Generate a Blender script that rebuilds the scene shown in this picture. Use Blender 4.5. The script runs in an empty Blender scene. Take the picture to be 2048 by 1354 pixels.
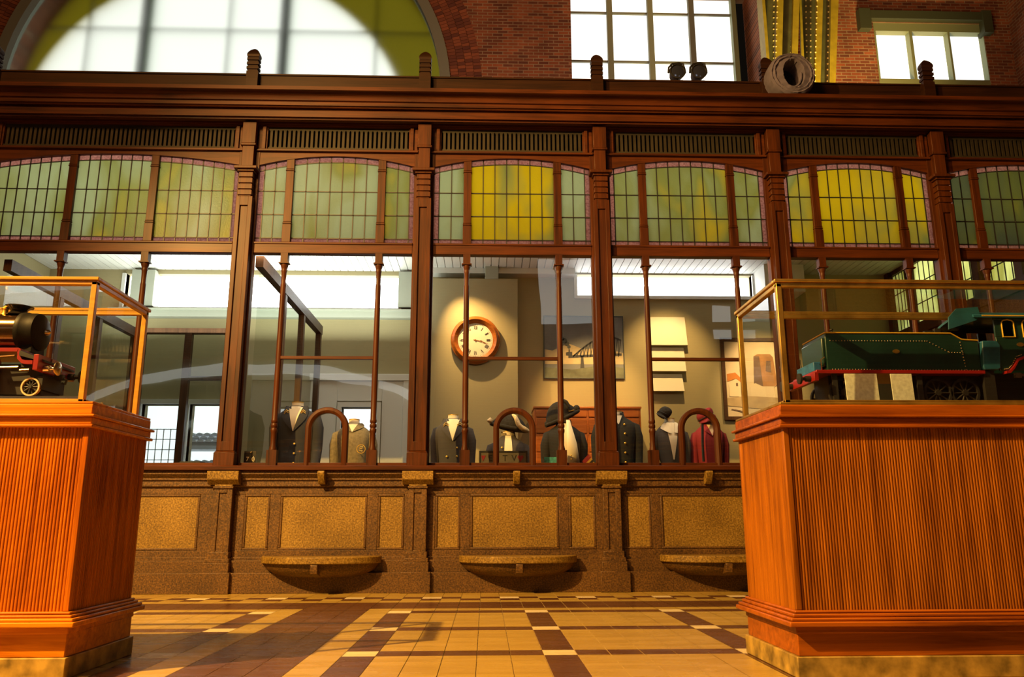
import bpy, bmesh, math, random
from mathutils import Vector, Matrix
random.seed(7)
PI = math.pi
SC = bpy.context.scene
COL = SC.collection

# ------------------------------------------------------------------ camera
YAW, PITCH, ROLL, FPX, CAMH, CAMD = 0.0332976, 0.2235334, -0.0022671, 1599.268, 0.64, 7.8
cf = Vector((math.sin(YAW)*math.cos(PITCH), math.cos(YAW)*math.cos(PITCH), math.sin(PITCH)))
r0 = Vector((math.cos(YAW), -math.sin(YAW), 0)); u0 = r0.cross(cf)
cr = math.cos(ROLL)*r0 + math.sin(ROLL)*u0
cu = -math.sin(ROLL)*r0 + math.cos(ROLL)*u0
CPOS = Vector((0, -CAMD, CAMH))
cam = bpy.data.cameras.new('camera'); co = bpy.data.objects.new('camera', cam); COL.objects.link(co)
cam.sensor_width = 36; cam.lens = FPX/2048*36; cam.clip_start = .05; cam.clip_end = 200
m3 = Matrix((cr, cu, -cf)).transposed()
co.matrix_world = Matrix.Translation(CPOS) @ m3.to_4x4()
SC.camera = co

def at(px, py, Y):
    """world point on the vertical plane at depth Y that the photograph shows at px,py"""
    d = cf + (px-1024)/FPX*cr - (py-677)/FPX*cu
    t = (Y-CPOS.y)/d.y
    return CPOS + t*d
def zat(py, Y, px=1000): return at(px, py, Y).z
def xat(px, py, Y): return at(px, py, Y).x

# ------------------------------------------------------------------ colour management, world
SC.view_settings.view_transform = 'Standard'; SC.view_settings.look = 'None'
SC.view_settings.gamma = 1; SC.view_settings.use_curve_mapping = False
SC.view_settings.exposure = 0.0
SC.cycles.max_bounces = 8; SC.cycles.transparent_max_bounces = 24
SC.cycles.diffuse_bounces = 2; SC.cycles.glossy_bounces = 4; SC.cycles.transmission_bounces = 6
SC.cycles.sample_clamp_indirect = 6; SC.cycles.caustics_reflective = False; SC.cycles.caustics_refractive = False
wd = bpy.data.worlds.new('world'); SC.world = wd; wd.use_nodes = True
wd.node_tree.nodes['Background'].inputs[0].default_value = (1.0, .75, .5, 1)
wd.node_tree.nodes['Background'].inputs[1].default_value = 0.004

# ------------------------------------------------------------------ lamps of the hall and the office, and added fill lights
def lamp(name, kind, loc, target, power, color, size=.1, angle=60, blend=.4, sx=None, sy=None):
    l = bpy.data.lights.new(name, kind); l.energy = power; l.color = color
    o = bpy.data.objects.new(name, l); COL.objects.link(o); o.location = loc
    if kind == 'SPOT':
        l.spot_size = math.radians(angle); l.spot_blend = blend; l.shadow_soft_size = size
    elif kind == 'POINT': l.shadow_soft_size = size
    elif kind == 'AREA':
        l.shape = 'RECTANGLE'; l.size = sx; l.size_y = sy
    if target is not None:
        o.rotation_euler = (Vector(target)-Vector(loc)).to_track_quat('-Z', 'Y').to_euler()
    return o
WARM = (1, .60, .24)
lamp('hall_key_lamp', 'SPOT', (-5.75, -6.8, 6.25), (.2, -2.6, .4), 8000, (1, .56, .15), .04, 84, .6)
lamp('hall_fill_lamp', 'AREA', (-4.0, -8.5, 8.5), (1.5, 0, 4.6), 700, (1, .44, .11), sx=2, sy=2)  # unseen fill added from the front to lift the cornice
lamp('steel_uplight', 'SPOT', (6.9, 5.3, 5.6), (6.9, 7.4, 10.6), 2200, (1, .72, .25), .15, 80, .8)
lamp('brick_uplight', 'SPOT', (8.0, 6.0, 6.2), (8.1, 8.0, 10.0), 900, (1, .45, .12), .1, 60, .9)
lamp('brick_wash_lamp', 'AREA', (3.0, 1.5, 6.5), (1.5, 8, 11.5), 240, (1, .62, .38), sx=6, sy=.6)
lamp('clock_lamp', 'SPOT', (-.62, 3.12, 4.33), (-.02, 3.72, 2.9), 320, (1, .62, .24), .02, 62, .9)
lamp('cabinet_lamp', 'SPOT', (1.5, 2.2, 4.25), (1.6, 4, 2.2), 640, (1, .58, .20), .05, 46, .9)
lamp('board_lamp', 'SPOT', (2.7, 2.6, 4.25), (2.75, 4, 2.9), 240, (1, .62, .24), .04, 56, .8)
lamp('picture_lamp', 'SPOT', (4.3, 2.2, 4.25), (4.2, 4, 2.6), 560, (1, .62, .26), .05, 40, .9)
lamp('uniform_lamp', 'AREA', (.2, .11, 3.34), (.2, .90, 1.4), 60, (1, .76, .50), sx=5.5, sy=.05)  # unseen strip added behind the transom to brighten the jackets
lamp('office_tube_lamp', 'AREA', (.3, .75, 4.32), (.3, .2, 3.6), 50, (.95, 1, .74), sx=11.5, sy=.25)  # unseen strip added under the ceiling to backlight the leaded panes
lamp('office_ceiling_lamp', 'AREA', (-3.4, 3.3, 3.3), (-3.4, 3.35, 4.3), 75, (.95, 1, .92), sx=4.6, sy=.8)  # unseen upward light added to whiten the plank ceiling
lamp('cap_lamp', 'SPOT', (2.15, .12, 3.34), (2.1, .8, 1.55), 40, (1, .70, .36), .04, 34, .8)  # unseen spot added to lift the white collar under the cap

# ------------------------------------------------------------------ materials
def newmat(name):
    m = bpy.data.materials.new(name); m.use_nodes = True
    nt = m.node_tree; return m, nt, nt.nodes['Principled BSDF'], nt.nodes['Material Output']
def N(nt, t, **kw):
    n = nt.nodes.new(t)
    for k, v in kw.items(): setattr(n, k, v)
    return n
def ramp(nt, stops):
    r = N(nt, 'ShaderNodeValToRGB'); el = r.color_ramp.elements
    while len(el) > len(stops): el.remove(el[-1])
    while len(el) < len(stops): el.new(.5)
    for e, (p, c) in zip(el, stops): e.position = p; e.color = (*c, 1)
    return r
def plain(name, c, rough=.5, metal=0, coat=0, emit=None, es=0, noise=0, nscale=8):
    m, nt, b, o = newmat(name)
    b.inputs['Base Color'].default_value = (*c, 1); b.inputs['Roughness'].default_value = rough
    b.inputs['Metallic'].default_value = metal; b.inputs['Coat Weight'].default_value = coat
    if emit: b.inputs['Emission Color'].default_value = (*emit, 1); b.inputs['Emission Strength'].default_value = es
    if noise:
        tc = N(nt, 'ShaderNodeTexCoord'); n = N(nt, 'ShaderNodeTexNoise'); n.inputs['Scale'].default_value = nscale; n.inputs['Detail'].default_value = 6
        nt.links.new(tc.outputs['Object'], n.inputs['Vector'])
        r = ramp(nt, [(.3, tuple(x*(1-noise) for x in c)), (.7, tuple(min(1, x*(1+noise)) for x in c))])
        nt.links.new(n.outputs['Fac'], r.inputs[0]); nt.links.new(r.outputs[0], b.inputs['Base Color'])
    return m
def wood(name, c1, c2, axis='Z', rough=.32, across=22, along=1.3, coat=.35, c3=None):
    m, nt, b, o = newmat(name)
    tc = N(nt, 'ShaderNodeTexCoord'); mp = N(nt, 'ShaderNodeMapping')
    s = [across]*3; s['XYZ'.index(axis)] = along; mp.inputs['Scale'].default_value = s
    nt.links.new(tc.outputs['Object'], mp.inputs['Vector'])
    n = N(nt, 'ShaderNodeTexNoise'); n.inputs['Scale'].default_value = 1; n.inputs['Detail'].default_value = 7
    n.inputs['Roughness'].default_value = .65; n.inputs['Distortion'].default_value = .8
    nt.links.new(mp.outputs[0], n.inputs['Vector'])
    n2 = N(nt, 'ShaderNodeTexNoise'); n2.inputs['Scale'].default_value = 1.7; n2.inputs['Detail'].default_value = 2
    nt.links.new(tc.outputs['Object'], n2.inputs['Vector'])
    g = N(nt, 'ShaderNodeNewGeometry')
    a = N(nt, 'ShaderNodeMath', operation='MULTIPLY_ADD'); nt.links.new(n2.outputs['Fac'], a.inputs[0]); a.inputs[1].default_value = .45
    nt.links.new(n.outputs['Fac'], a.inputs[2])
    a2 = N(nt, 'ShaderNodeMath', operation='MULTIPLY_ADD'); nt.links.new(g.outputs['Random Per Island'], a2.inputs[0]); a2.inputs[1].default_value = .05
    nt.links.new(a.outputs[0], a2.inputs[2])
    r = ramp(nt, [(.50, c1), (.98, c2)]); nt.links.new(a2.outputs[0], r.inputs[0])
    nt.links.new(r.outputs[0], b.inputs['Base Color'])
    b.inputs['Roughness'].default_value = rough; b.inputs['Coat Weight'].default_value = coat; b.inputs['Coat Roughness'].default_value = .22; b.inputs['Specular IOR Level'].default_value = .22
    bp = N(nt, 'ShaderNodeBump'); bp.inputs['Strength'].default_value = .12; bp.inputs['Distance'].default_value = .004
    nt.links.new(n.outputs['Fac'], bp.inputs['Height']); nt.links.new(bp.outputs[0], b.inputs['Normal'])
    return m
M = {}
M['screen_v'] = wood('screen_wood_upright', (.018, .0045, .001), (.092, .024, .0035), 'Z', rough=.46, coat=.04)
M['screen_h'] = wood('screen_wood_level', (.020, .005, .001), (.105, .027, .004), 'X', rough=.46, coat=.04)
M['dark_h'] = wood('parapet_wood', (.012, .004, .0012), (.040, .014, .004), 'X', rough=.5, coat=.1)
M['case_v'] = wood('case_wood_upright', (.10, .024, .002), (.42, .140, .006), 'Z', across=30, rough=.36, coat=.10)
M['case_h'] = wood('case_wood_level', (.12, .024, .002), (.42, .115, .006), 'X', across=26, rough=.36, coat=.10)
M['case_y'] = wood('case_wood_side', (.18, .032, .004), (.54, .135, .012), 'Y', across=26)
M['red_v'] = wood('red_case_wood_upright', (.16, .026, .002), (.62, .185, .005), 'Z', across=30, rough=.34, coat=.10)
M['red_h'] = wood('red_case_wood_level', (.30, .065, .003), (.78, .29, .008), 'X', across=26, rough=.34, coat=.10)
M['clockwood'] = wood('clock_wood', (.20, .05, .008), (.48, .15, .025), 'X', rough=.2)
M['cabinet'] = wood('cabinet_wood', (.24, .06, .010), (.50, .15, .028), 'X')
M['inner_wood'] = wood('inner_frame_wood', (.045, .020, .009), (.12, .055, .024), 'Z', rough=.5, coat=.1)
M['oldmetal'] = plain('plinth_strip', (.34, .23, .05), .5, .15, noise=.6, nscale=14)
M['brass'] = plain('brass', (.52, .32, .06), .38, .85, noise=.35, nscale=10)
M['frame_gold'] = wood('case_frame_wood', (.34, .17, .02), (.62, .34, .045), 'X', rough=.4, across=16)
M['iron'] = plain('dark_iron', (.03, .03, .03), .45, .5)
M['grille'] = plain('grille_bronze', (.024, .019, .009), .65, .2, noise=.3)
M['slot'] = plain('slot_dark', (.006, .005, .004), .9)
M['lead'] = plain('lead_came', (.035, .035, .034), .5, .5)
M['black'] = plain('black_lacquer', (.012, .010, .009), .16, .2, coat=.8)
M['blacks'] = plain('smokebox_black', (.010, .009, .008), .5)
M['blacks'].node_tree.nodes['Principled BSDF'].inputs['Specular IOR Level'].default_value = .15
M['blackm'] = plain('matt_black', (.012, .012, .012), .6)
M['copper'] = plain('polished_boiler', (.16, .09, .05), .16, .9)
M['red'] = plain('red_paint', (.24, .010, .008), .4, coat=.3)
M['steelm'] = plain('bright_steel', (.55, .50, .42), .25, 1)
M['cream'] = plain('cream_paint', (.62, .54, .34), .4)
M['green'] = plain('loco_green', (.007, .034, .028), .36, 0, coat=.25, noise=.35, nscale=5)
M['teal'] = plain('teal_paint', (.012, .085, .15), .45, 0, coat=.2, noise=.35, nscale=12)
M['blue'] = plain('blue_paint', (.02, .12, .32), .5, noise=.4, nscale=30)
M['yellowline'] = plain('yellow_lining', (.62, .42, .04), .4)
M['office_wall'] = plain('office_wall_paint', (.40, .335, .175), .75, noise=.03, nscale=2)
M['pier'] = plain('pier_paint', (.43, .36, .20), .75)
M['whitewood'] = plain('white_joinery', (.78, .77, .72), .5)
M['greypaint'] = plain('grey_painted_beam', (.42, .44, .36), .6)
M['cornicewhite'] = plain('white_board', (.82, .74, .55), .6)
M['day'] = plain('daylight_pane', (.9, .9, .9), .5, emit=(.95, .96, 1), es=7)
M['daysoft'] = plain('daylight_pane_soft', (.9, .9, .9), .5, emit=(.86, .90, 1), es=1.5)
M['halllight'] = plain('hall_window_daylight', (.9, .9, .9), .5, emit=(.97, 1, .93), es=1.25)
M['rearlight'] = plain('rear_window_daylight', (.9, .9, .9), .5, emit=(.95, 1, .95), es=2.2)
M['yellowpane'] = plain('yellow_window_border', (.35, .30, .02), .6, emit=(.33, .27, .012), es=.42, noise=.4, nscale=.7)  # backlight of the border put in as a faint glow
M['greenbar'] = plain('green_window_bar', (.05, .11, .035), .6)
M['greyarch'] = plain('grey_arch_moulding', (.20, .21, .16), .7)
M['winframe'] = plain('pale_green_window_frame', (.20, .235, .12), .6, emit=None)
M['lintel'] = plain('green_steel_lintel', (.045, .055, .03), .6)
M['steel'] = plain('olive_yellow_steel', (.36, .28, .02), .5, noise=.18, nscale=6)
M['steeldark'] = plain('olive_green_steel', (.10, .10, .035), .55, noise=.2, nscale=6)  # darker copy of the yellow steel; shade of the webs painted in
M['rivet'] = plain('pale_rivet', (.75, .62, .22), .35)
M['navy'] = plain('navy_cloth', (.026, .028, .042), .85)
M['charcoal'] = plain('charcoal_cloth', (.060, .055, .060), .9)
M['brownwool'] = plain('grey_brown_wool', (.20, .165, .105), .95, noise=.25, nscale=40)
M['blackcloth'] = plain('black_cloth', (.014, .014, .016), .9)
M['redcloth'] = plain('wine_red_cloth', (.20, .012, .020), .9)
M['linen'] = plain('white_linen', (.80, .72, .58), .85)
M['bust'] = plain('cream_bust', (.70, .55, .36), .7)
M['gold'] = plain('gold_braid', (.75, .48, .10), .35, .6)
M['fur'] = plain('pale_fur_trim', (.74, .58, .36), .95, noise=.3, nscale=60)
M['furdark'] = plain('black_felt', (.018, .016, .015), .95, noise=.5, nscale=60)
M['paper'] = plain('paper', (.80, .72, .55), .8)
M['ink'] = plain('ink', (.035, .028, .022), .8)
M['clockface'] = plain('clock_dial', (.86, .76, .58), .45)
M['cloth'] = plain('grey_canvas', (.125, .115, .175), .95, noise=.15, nscale=10)
M['tealcard'] = plain('teal_card', (.05, .30, .36), .6, noise=.5, nscale=40)
M['card'] = plain('pale_canvas_card', (.62, .68, .60), .8, noise=.18, nscale=60)  # pale tone put in for a reflection in the case glass
M['signblack'] = plain('sign_black', (.012, .011, .010), .5)
M['signgrey'] = plain('sign_grey', (.10, .085, .065), .6)
M['lensg'] = plain('lamp_lens', (.05, .06, .11), .12, .5, coat=.6)
M['p_sky'] = plain('picture_sky', (.20, .21, .22), .7, noise=.35, nscale=1.6)
M['p_glow'] = plain('picture_sunlit_cloud', (.55, .44, .26), .7, noise=.3, nscale=3)
M['p_bridge'] = plain('picture_bridge', (.05, .052, .06), .7)
M['p_land'] = plain('picture_land', (.14, .15, .10), .7, noise=.5, nscale=4)
M['p_frame'] = plain('picture_frame_grey', (.07, .085, .085), .5)
M['w_sky'] = plain('watercolour_sky', (.74, .60, .40), .8, noise=.12, nscale=2)
M['w_tower'] = plain('watercolour_tower', (.42, .21, .08), .8, noise=.3, nscale=5)
M['w_tower2'] = plain('watercolour_tower_shade', (.19, .12, .085), .8, noise=.2, nscale=5)
M['w_roof'] = plain('watercolour_orange_roof', (.62, .22, .04), .8)
M['w_house'] = plain('watercolour_house', (.80, .66, .44), .8)
M['w_field'] = plain('watercolour_field', (.52, .38, .20), .8, noise=.2, nscale=5)
M['roof_out'] = plain('outdoor_roof_tiles', (.42, .44, .48), .8)

def granite(name, c, dk, lt, sc=75):
    m, nt, b, o = newmat(name)
    tc = N(nt, 'ShaderNodeTexCoord'); v = N(nt, 'ShaderNodeTexNoise'); v.inputs['Scale'].default_value = sc; v.inputs['Detail'].default_value = 3
    nt.links.new(tc.outputs['Object'], v.inputs['Vector'])
    n = N(nt, 'ShaderNodeTexNoise'); n.inputs['Scale'].default_value = 3; n.inputs['Detail'].default_value = 5
    nt.links.new(tc.outputs['Object'], n.inputs['Vector'])
    a = N(nt, 'ShaderNodeMath', operation='MULTIPLY_ADD'); nt.links.new(n.outputs['Fac'], a.inputs[0]); a.inputs[1].default_value = .35
    nt.links.new(v.outputs['Fac'], a.inputs[2])
    r = ramp(nt, [(.45, dk), (.66, c), (.90, lt)]); nt.links.new(a.outputs[0], r.inputs[0])
    nt.links.new(r.outputs[0], b.inputs['Base Color']); b.inputs['Roughness'].default_value = .55
    return m
M['stone'] = granite('granite_frame', (.078, .036, .006), (.026, .011, .002), (.17, .085, .018))
M['stonelight'] = granite('granite_panel', (.185, .108, .013), (.075, .040, .005), (.36, .23, .045), 70)

def brickmat(name, c1, c2, mortar, axes='XZ', bw=.225, rh=.075):
    m, nt, b, o = newmat(name)
    tc = N(nt, 'ShaderNodeTexCoord'); s = N(nt, 'ShaderNodeSeparateXYZ'); c = N(nt, 'ShaderNodeCombineXYZ')
    nt.links.new(tc.outputs['Object'], s.inputs[0])
    nt.links.new(s.outputs[axes[0]], c.inputs[0]); nt.links.new(s.outputs[axes[1]], c.inputs[1])
    br = N(nt, 'ShaderNodeTexBrick'); br.inputs['Scale'].default_value = 1
    br.inputs['Brick Width'].default_value = bw; br.inputs['Row Height'].default_value = rh; br.inputs['Mortar Size'].default_value = .009
    br.inputs['Bias'].default_value = -.1
    br.inputs['Color1'].default_value = (*c1, 1); br.inputs['Color2'].default_value = (*c2, 1); br.inputs['Mortar'].default_value = (*mortar, 1)
    nt.links.new(c.outputs[0], br.inputs['Vector'])
    n = N(nt, 'ShaderNodeTexNoise'); n.inputs['Scale'].default_value = 2.2; n.inputs['Detail'].default_value = 8
    nt.links.new(tc.outputs['Object'], n.inputs['Vector'])
    mx = N(nt, 'ShaderNodeMix', data_type='RGBA', blend_type='MULTIPLY'); mx.inputs[0].default_value = .7
    rr = ramp(nt, [(.3, (.45, .42, .42)), (.7, (1, 1, 1))]); nt.links.new(n.outputs['Fac'], rr.inputs[0])
    nt.links.new(br.outputs['Color'], mx.inputs[6]); nt.links.new(rr.outputs[0], mx.inputs[7])
    nt.links.new(mx.outputs[2], b.inputs['Base Color']); b.inputs['Roughness'].default_value = .85
    bp = N(nt, 'ShaderNodeBump'); bp.inputs['Strength'].default_value = .5; bp.inputs['Distance'].default_value = .01; bp.invert = True
    nt.links.new(br.outputs['Fac'], bp.inputs['Height']); nt.links.new(bp.outputs[0], b.inputs['Normal'])
    return m
M['brick'] = brickmat('red_brick', (.37, .105, .040), (.12, .036, .022), (.36, .25, .15))
M['brick_y'] = brickmat('red_brick_side', (.28, .080, .035), (.12, .036, .022), (.28, .20, .12), 'YZ')
def island(name, c1, c2, rough=.8):
    m, nt, b, o = newmat(name)
    g = N(nt, 'ShaderNodeNewGeometry'); r = ramp(nt, [(0, c1), (1, c2)])
    nt.links.new(g.outputs['Random Per Island'], r.inputs[0]); nt.links.new(r.outputs[0], b.inputs['Base Color'])
    b.inputs['Roughness'].default_value = rough; return m
M['vouss'] = island('voussoir_brick', (.11, .032, .020), (.30, .088, .036))
def tile(name, c1, c2):
    m = island(name, c1, c2, .24)
    nt = m.node_tree; b = nt.nodes['Principled BSDF']
    tc = N(nt, 'ShaderNodeTexCoord'); mp = N(nt, 'ShaderNodeMapping'); mp.inputs['Scale'].default_value = (2.2, 12, 1)
    n = N(nt, 'ShaderNodeTexNoise'); n.inputs['Scale'].default_value = 1; n.inputs['Detail'].default_value = 6
    nt.links.new(tc.outputs['Object'], mp.inputs[0]); nt.links.new(mp.outputs[0], n.inputs['Vector'])
    rr = ramp(nt, [(.3, (.93, .92, .91)), (.7, (1, 1, 1))]); nt.links.new(n.outputs['Fac'], rr.inputs[0])
    mx = N(nt, 'ShaderNodeMix', data_type='RGBA', blend_type='MULTIPLY'); mx.inputs[0].default_value = 1
    src = b.inputs['Base Color'].links[0].from_socket
    nt.links.new(src, mx.inputs[6]); nt.links.new(rr.outputs[0], mx.inputs[7]); nt.links.new(mx.outputs[2], b.inputs['Base Color'])
    rm = ramp(nt, [(.3, (.22,)*3), (.7, (.32,)*3)]); nt.links.new(n.outputs['Fac'], rm.inputs[0]); nt.links.new(rm.outputs[0], b.inputs['Roughness'])
    b.inputs['Specular IOR Level'].default_value = .35
    return m
M['t_tan'] = tile('tan_floor_tile', (.41, .275, .062), (.46, .315, .072))
M['t_brown'] = tile('brown_floor_tile', (.085, .034, .014), (.105, .042, .017))
M['t_white'] = tile('pale_floor_tile', (.74, .62, .36), (.82, .69, .42))
M['grout'] = plain('floor_grout', (.50, .36, .13), .8)

def glass(name, tint=(1, 1, 1), refl=1.0, wob=0.0):
    m, nt, b, o = newmat(name); nt.nodes.remove(b)
    t = N(nt, 'ShaderNodeBsdfTransparent'); t.inputs[0].default_value = (*tint, 1)
    g = N(nt, 'ShaderNodeBsdfGlossy'); g.inputs['Roughness'].default_value = .0
    ge = N(nt, 'ShaderNodeNewGeometry'); dt = N(nt, 'ShaderNodeVectorMath', operation='DOT_PRODUCT')
    nt.links.new(ge.outputs['Normal'], dt.inputs[0]); nt.links.new(ge.outputs['Incoming'], dt.inputs[1])
    ab = N(nt, 'ShaderNodeMath', operation='ABSOLUTE'); nt.links.new(dt.outputs['Value'], ab.inputs[0])
    om = N(nt, 'ShaderNodeMath', operation='SUBTRACT'); om.inputs[0].default_value = 1; nt.links.new(ab.outputs[0], om.inputs[1])
    pw = N(nt, 'ShaderNodeMath', operation='POWER'); pw.inputs[1].default_value = 5; nt.links.new(om.outputs[0], pw.inputs[0])
    ma = N(nt, 'ShaderNodeMath', operation='MULTIPLY_ADD'); ma.inputs[1].default_value = .93; ma.inputs[2].default_value = .045; nt.links.new(pw.outputs[0], ma.inputs[0])
    mu = N(nt, 'ShaderNodeMath', operation='MULTIPLY'); mu.inputs[1].default_value = refl; nt.links.new(ma.outputs[0], mu.inputs[0])
    mx = N(nt, 'ShaderNodeMixShader'); nt.links.new(mu.outputs[0], mx.inputs[0]); nt.links.new(t.outputs[0], mx.inputs[1]); nt.links.new(g.outputs[0], mx.inputs[2])
    if wob:
        tc = N(nt, 'ShaderNodeTexCoord'); n = N(nt, 'ShaderNodeTexNoise'); n.inputs['Scale'].default_value = 1.6; n.inputs['Detail'].default_value = 1
        nt.links.new(tc.outputs['Object'], n.inputs['Vector'])
        bp = N(nt, 'ShaderNodeBump'); bp.inputs['Strength'].default_value = wob; bp.inputs['Distance'].default_value = .02
        nt.links.new(n.outputs['Fac'], bp.inputs['Height']); nt.links.new(bp.outputs[0], g.inputs['Normal'])
    nt.links.new(mx.outputs[0], o.inputs[0]); return m
M['glass'] = glass('window_glass', (.90, .92, .87), 1.7, .10)
M['caseglass'] = glass('case_glass', (.97, .985, .965), 1.0)
M['partglass'] = glass('partition_glass', (.86, .92, .88), 1.2)

def leaded(name, amber, base=(.315, .345, .175), seed=0, dark=0.0):
    """streaky cathedral glass: greenish white with amber streaks fired into it"""
    m, nt, b, o = newmat(name); nt.nodes.remove(b)
    tc = N(nt, 'ShaderNodeTexCoord'); mp = N(nt, 'ShaderNodeMapping')
    mp.inputs['Location'].default_value = (seed*3.7, 0, seed*1.3); mp.inputs['Rotation'].default_value = (0, .7, 0); mp.inputs['Scale'].default_value = (1.5, 1.5, .8)
    nt.links.new(tc.outputs['Object'], mp.inputs[0])
    n = N(nt, 'ShaderNodeTexNoise'); n.inputs['Scale'].default_value = 1.35; n.inputs['Detail'].default_value = 2.5; n.inputs['Distortion'].default_value = .6
    nt.links.new(mp.outputs[0], n.inputs['Vector'])
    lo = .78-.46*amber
    am = (.54, .355, .006); ol = (.22, .22, .05)  # am: amber glow from behind, painted into the glass colour
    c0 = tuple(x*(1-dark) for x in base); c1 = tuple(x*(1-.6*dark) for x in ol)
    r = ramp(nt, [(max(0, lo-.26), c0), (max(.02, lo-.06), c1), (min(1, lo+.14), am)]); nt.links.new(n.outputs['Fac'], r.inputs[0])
    fine = N(nt, 'ShaderNodeTexNoise'); fine.inputs['Scale'].default_value = 55; fine.inputs['Detail'].default_value = 4
    nt.links.new(tc.outputs['Object'], fine.inputs['Vector'])
    bp = N(nt, 'ShaderNodeBump'); bp.inputs['Strength'].default_value = .35; bp.inputs['Distance'].default_value = .004
    nt.links.new(fine.outputs['Fac'], bp.inputs['Height'])
    t = N(nt, 'ShaderNodeBsdfTranslucent'); nt.links.new(r.outputs[0], t.inputs[0]); nt.links.new(bp.outputs[0], t.inputs['Normal'])
    g = N(nt, 'ShaderNodeBsdfGlossy'); g.inputs['Roughness'].default_value = .3; nt.links.new(bp.outputs[0], g.inputs['Normal'])
    mx = N(nt, 'ShaderNodeMixShader'); mx.inputs[0].default_value = .006
    nt.links.new(t.outputs[0], mx.inputs[1]); nt.links.new(g.outputs[0], mx.inputs[2]); nt.links.new(mx.outputs[0], o.inputs[0])
    return m
def pinkglass():
    m, nt, b, o = newmat('pink_border_glass'); nt.nodes.remove(b)
    tc = N(nt, 'ShaderNodeTexCoord'); n = N(nt, 'ShaderNodeTexNoise'); n.inputs['Scale'].default_value = 60
    nt.links.new(tc.outputs['Object'], n.inputs['Vector'])
    r = ramp(nt, [(.3, (.25, .085, .075)), (.7, (.46, .20, .17))]); nt.links.new(n.outputs['Fac'], r.inputs[0])
    t = N(nt, 'ShaderNodeBsdfTranslucent'); nt.links.new(r.outputs[0], t.inputs[0]); nt.links.new(t.outputs[0], o.inputs[0]); return m
M['pink'] = pinkglass()
def frosted():
    m, nt, b, o = newmat('frosted_window_glass'); nt.nodes.remove(b)
    t = N(nt, 'ShaderNodeBsdfRefraction'); t.inputs['IOR'].default_value = 1.14; t.inputs['Roughness'].default_value = .8
    t.inputs[0].default_value = (.95, .97, .92, 1); nt.links.new(t.outputs[0], o.inputs[0]); return m
M['frost'] = frosted()

# ------------------------------------------------------------------ mesh building
class MB:
    def __init__(s): s.v = []; s.f = []; s.m = []
    def add(s, vs, fs, mi=0):
        k = len(s.v); s.v += [tuple(v) for v in vs]
        for f in fs: s.f.append([i+k for i in f]); s.m.append(mi)
        return s
    def box(s, x0, x1, y0, y1, z0, z1, mi=0):
        x0, x1 = min(x0, x1), max(x0, x1); y0, y1 = min(y0, y1), max(y0, y1); z0, z1 = min(z0, z1), max(z0, z1)
        vs = [(x, y, z) for z in (z0, z1) for y in (y0, y1) for x in (x0, x1)]
        return s.add(vs, [(0, 2, 3, 1), (4, 5, 7, 6), (0, 1, 5, 4), (2, 6, 7, 3), (0, 4, 6, 2), (1, 3, 7, 5)], mi)
    def prism(s, prof, axis, a, b, mi=0, caps=True):
        """prof: closed outline of pairs in the two axes other than axis (in order)"""
        n = len(prof); vs = []
        for c in (a, b):
            for p, q in prof:
                vs.append({'X': (c, p, q), 'Y': (p, c, q), 'Z': (p, q, c)}[axis])
        fs = [(i, (i+1) % n, n+(i+1) % n, n+i) for i in range(n)]
        if caps: fs += [tuple(range(n)), tuple(range(2*n-1, n-1, -1))]
        return s.add(vs, fs, mi)
    def loft(s, rings, mi=0, caps=True, closed=False):
        n = len(rings[0]); vs = [v for r in rings for v in r]; fs = []
        m = len(rings)
        for j in range(m if closed else m-1):
            a = j*n; b = ((j+1) % m)*n
            for i in range(n): fs.append((a+i, a+(i+1) % n, b+(i+1) % n, b+i))
        if caps and not closed: fs += [tuple(range(n-1, -1, -1)), tuple(range((m-1)*n, m*n))]
        return s.add(vs, fs, mi)
    def lathe(s, prof, c, axis='Z', seg=24, mi=0, squash=(1, 1)):
        rings = []
        for r, h in prof:
            ring = []
            for i in range(seg):
                t = 2*PI*i/seg; a, b = r*math.cos(t)*squash[0], r*math.sin(t)*squash[1]
                ring.append({'Z': (c[0]+a, c[1]+b, c[2]+h), 'Y': (c[0]+a, c[1]+h, c[2]+b), 'X': (c[0]+h, c[1]+a, c[2]+b)}[axis])
            rings.append(ring)
        return s.loft(rings, mi)
    def tube(s, pts, r, seg=10, mi=0, closed=False, radii=None):
        pts = [Vector(p) for p in pts]; rings = []; n = len(pts)
        ref = None
        for i, p in enumerate(pts):
            if closed: d = pts[(i+1) % n]-pts[i-1]
            else: d = pts[min(i+1, n-1)]-pts[max(i-1, 0)]
            d.normalize()
            if ref is None:
                ref = Vector((0, 0, 1)) if abs(d.z) < .9 else Vector((0, 1, 0))
            a = d.cross(ref).normalized(); b = a.cross(d).normalized(); ref = b
            rr = radii[i] if radii else r
            rings.append([p + a*rr*math.cos(2*PI*k/seg) + b*rr*math.sin(2*PI*k/seg) for k in range(seg)])
        return s.loft(rings, mi, True, closed)
    def ball(s, c, r, seg=12, mi=0, sc=(1, 1, 1)):
        prof = [(max(1e-4, math.sin(PI*i/8)), -math.cos(PI*i/8)) for i in range(9)]
        rings = [[(c[0]+r*sc[0]*q*math.cos(2*PI*k/seg), c[1]+r*sc[1]*q*math.sin(2*PI*k/seg), c[2]+r*sc[2]*h) for k in range(seg)] for q, h in prof]
        return s.loft(rings, mi)
    def poly(s, pts, y, th=.002, mi=0):
        """flat outline in X,Z with a little thickness, its face at depth y looking to -Y"""
        return s.prism(pts, 'Y', y, y+th, mi)
def wloc(o):
    v = Vector((0, 0, 0))
    while o is not None: v += o.location; o = o.parent
    return v
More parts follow.
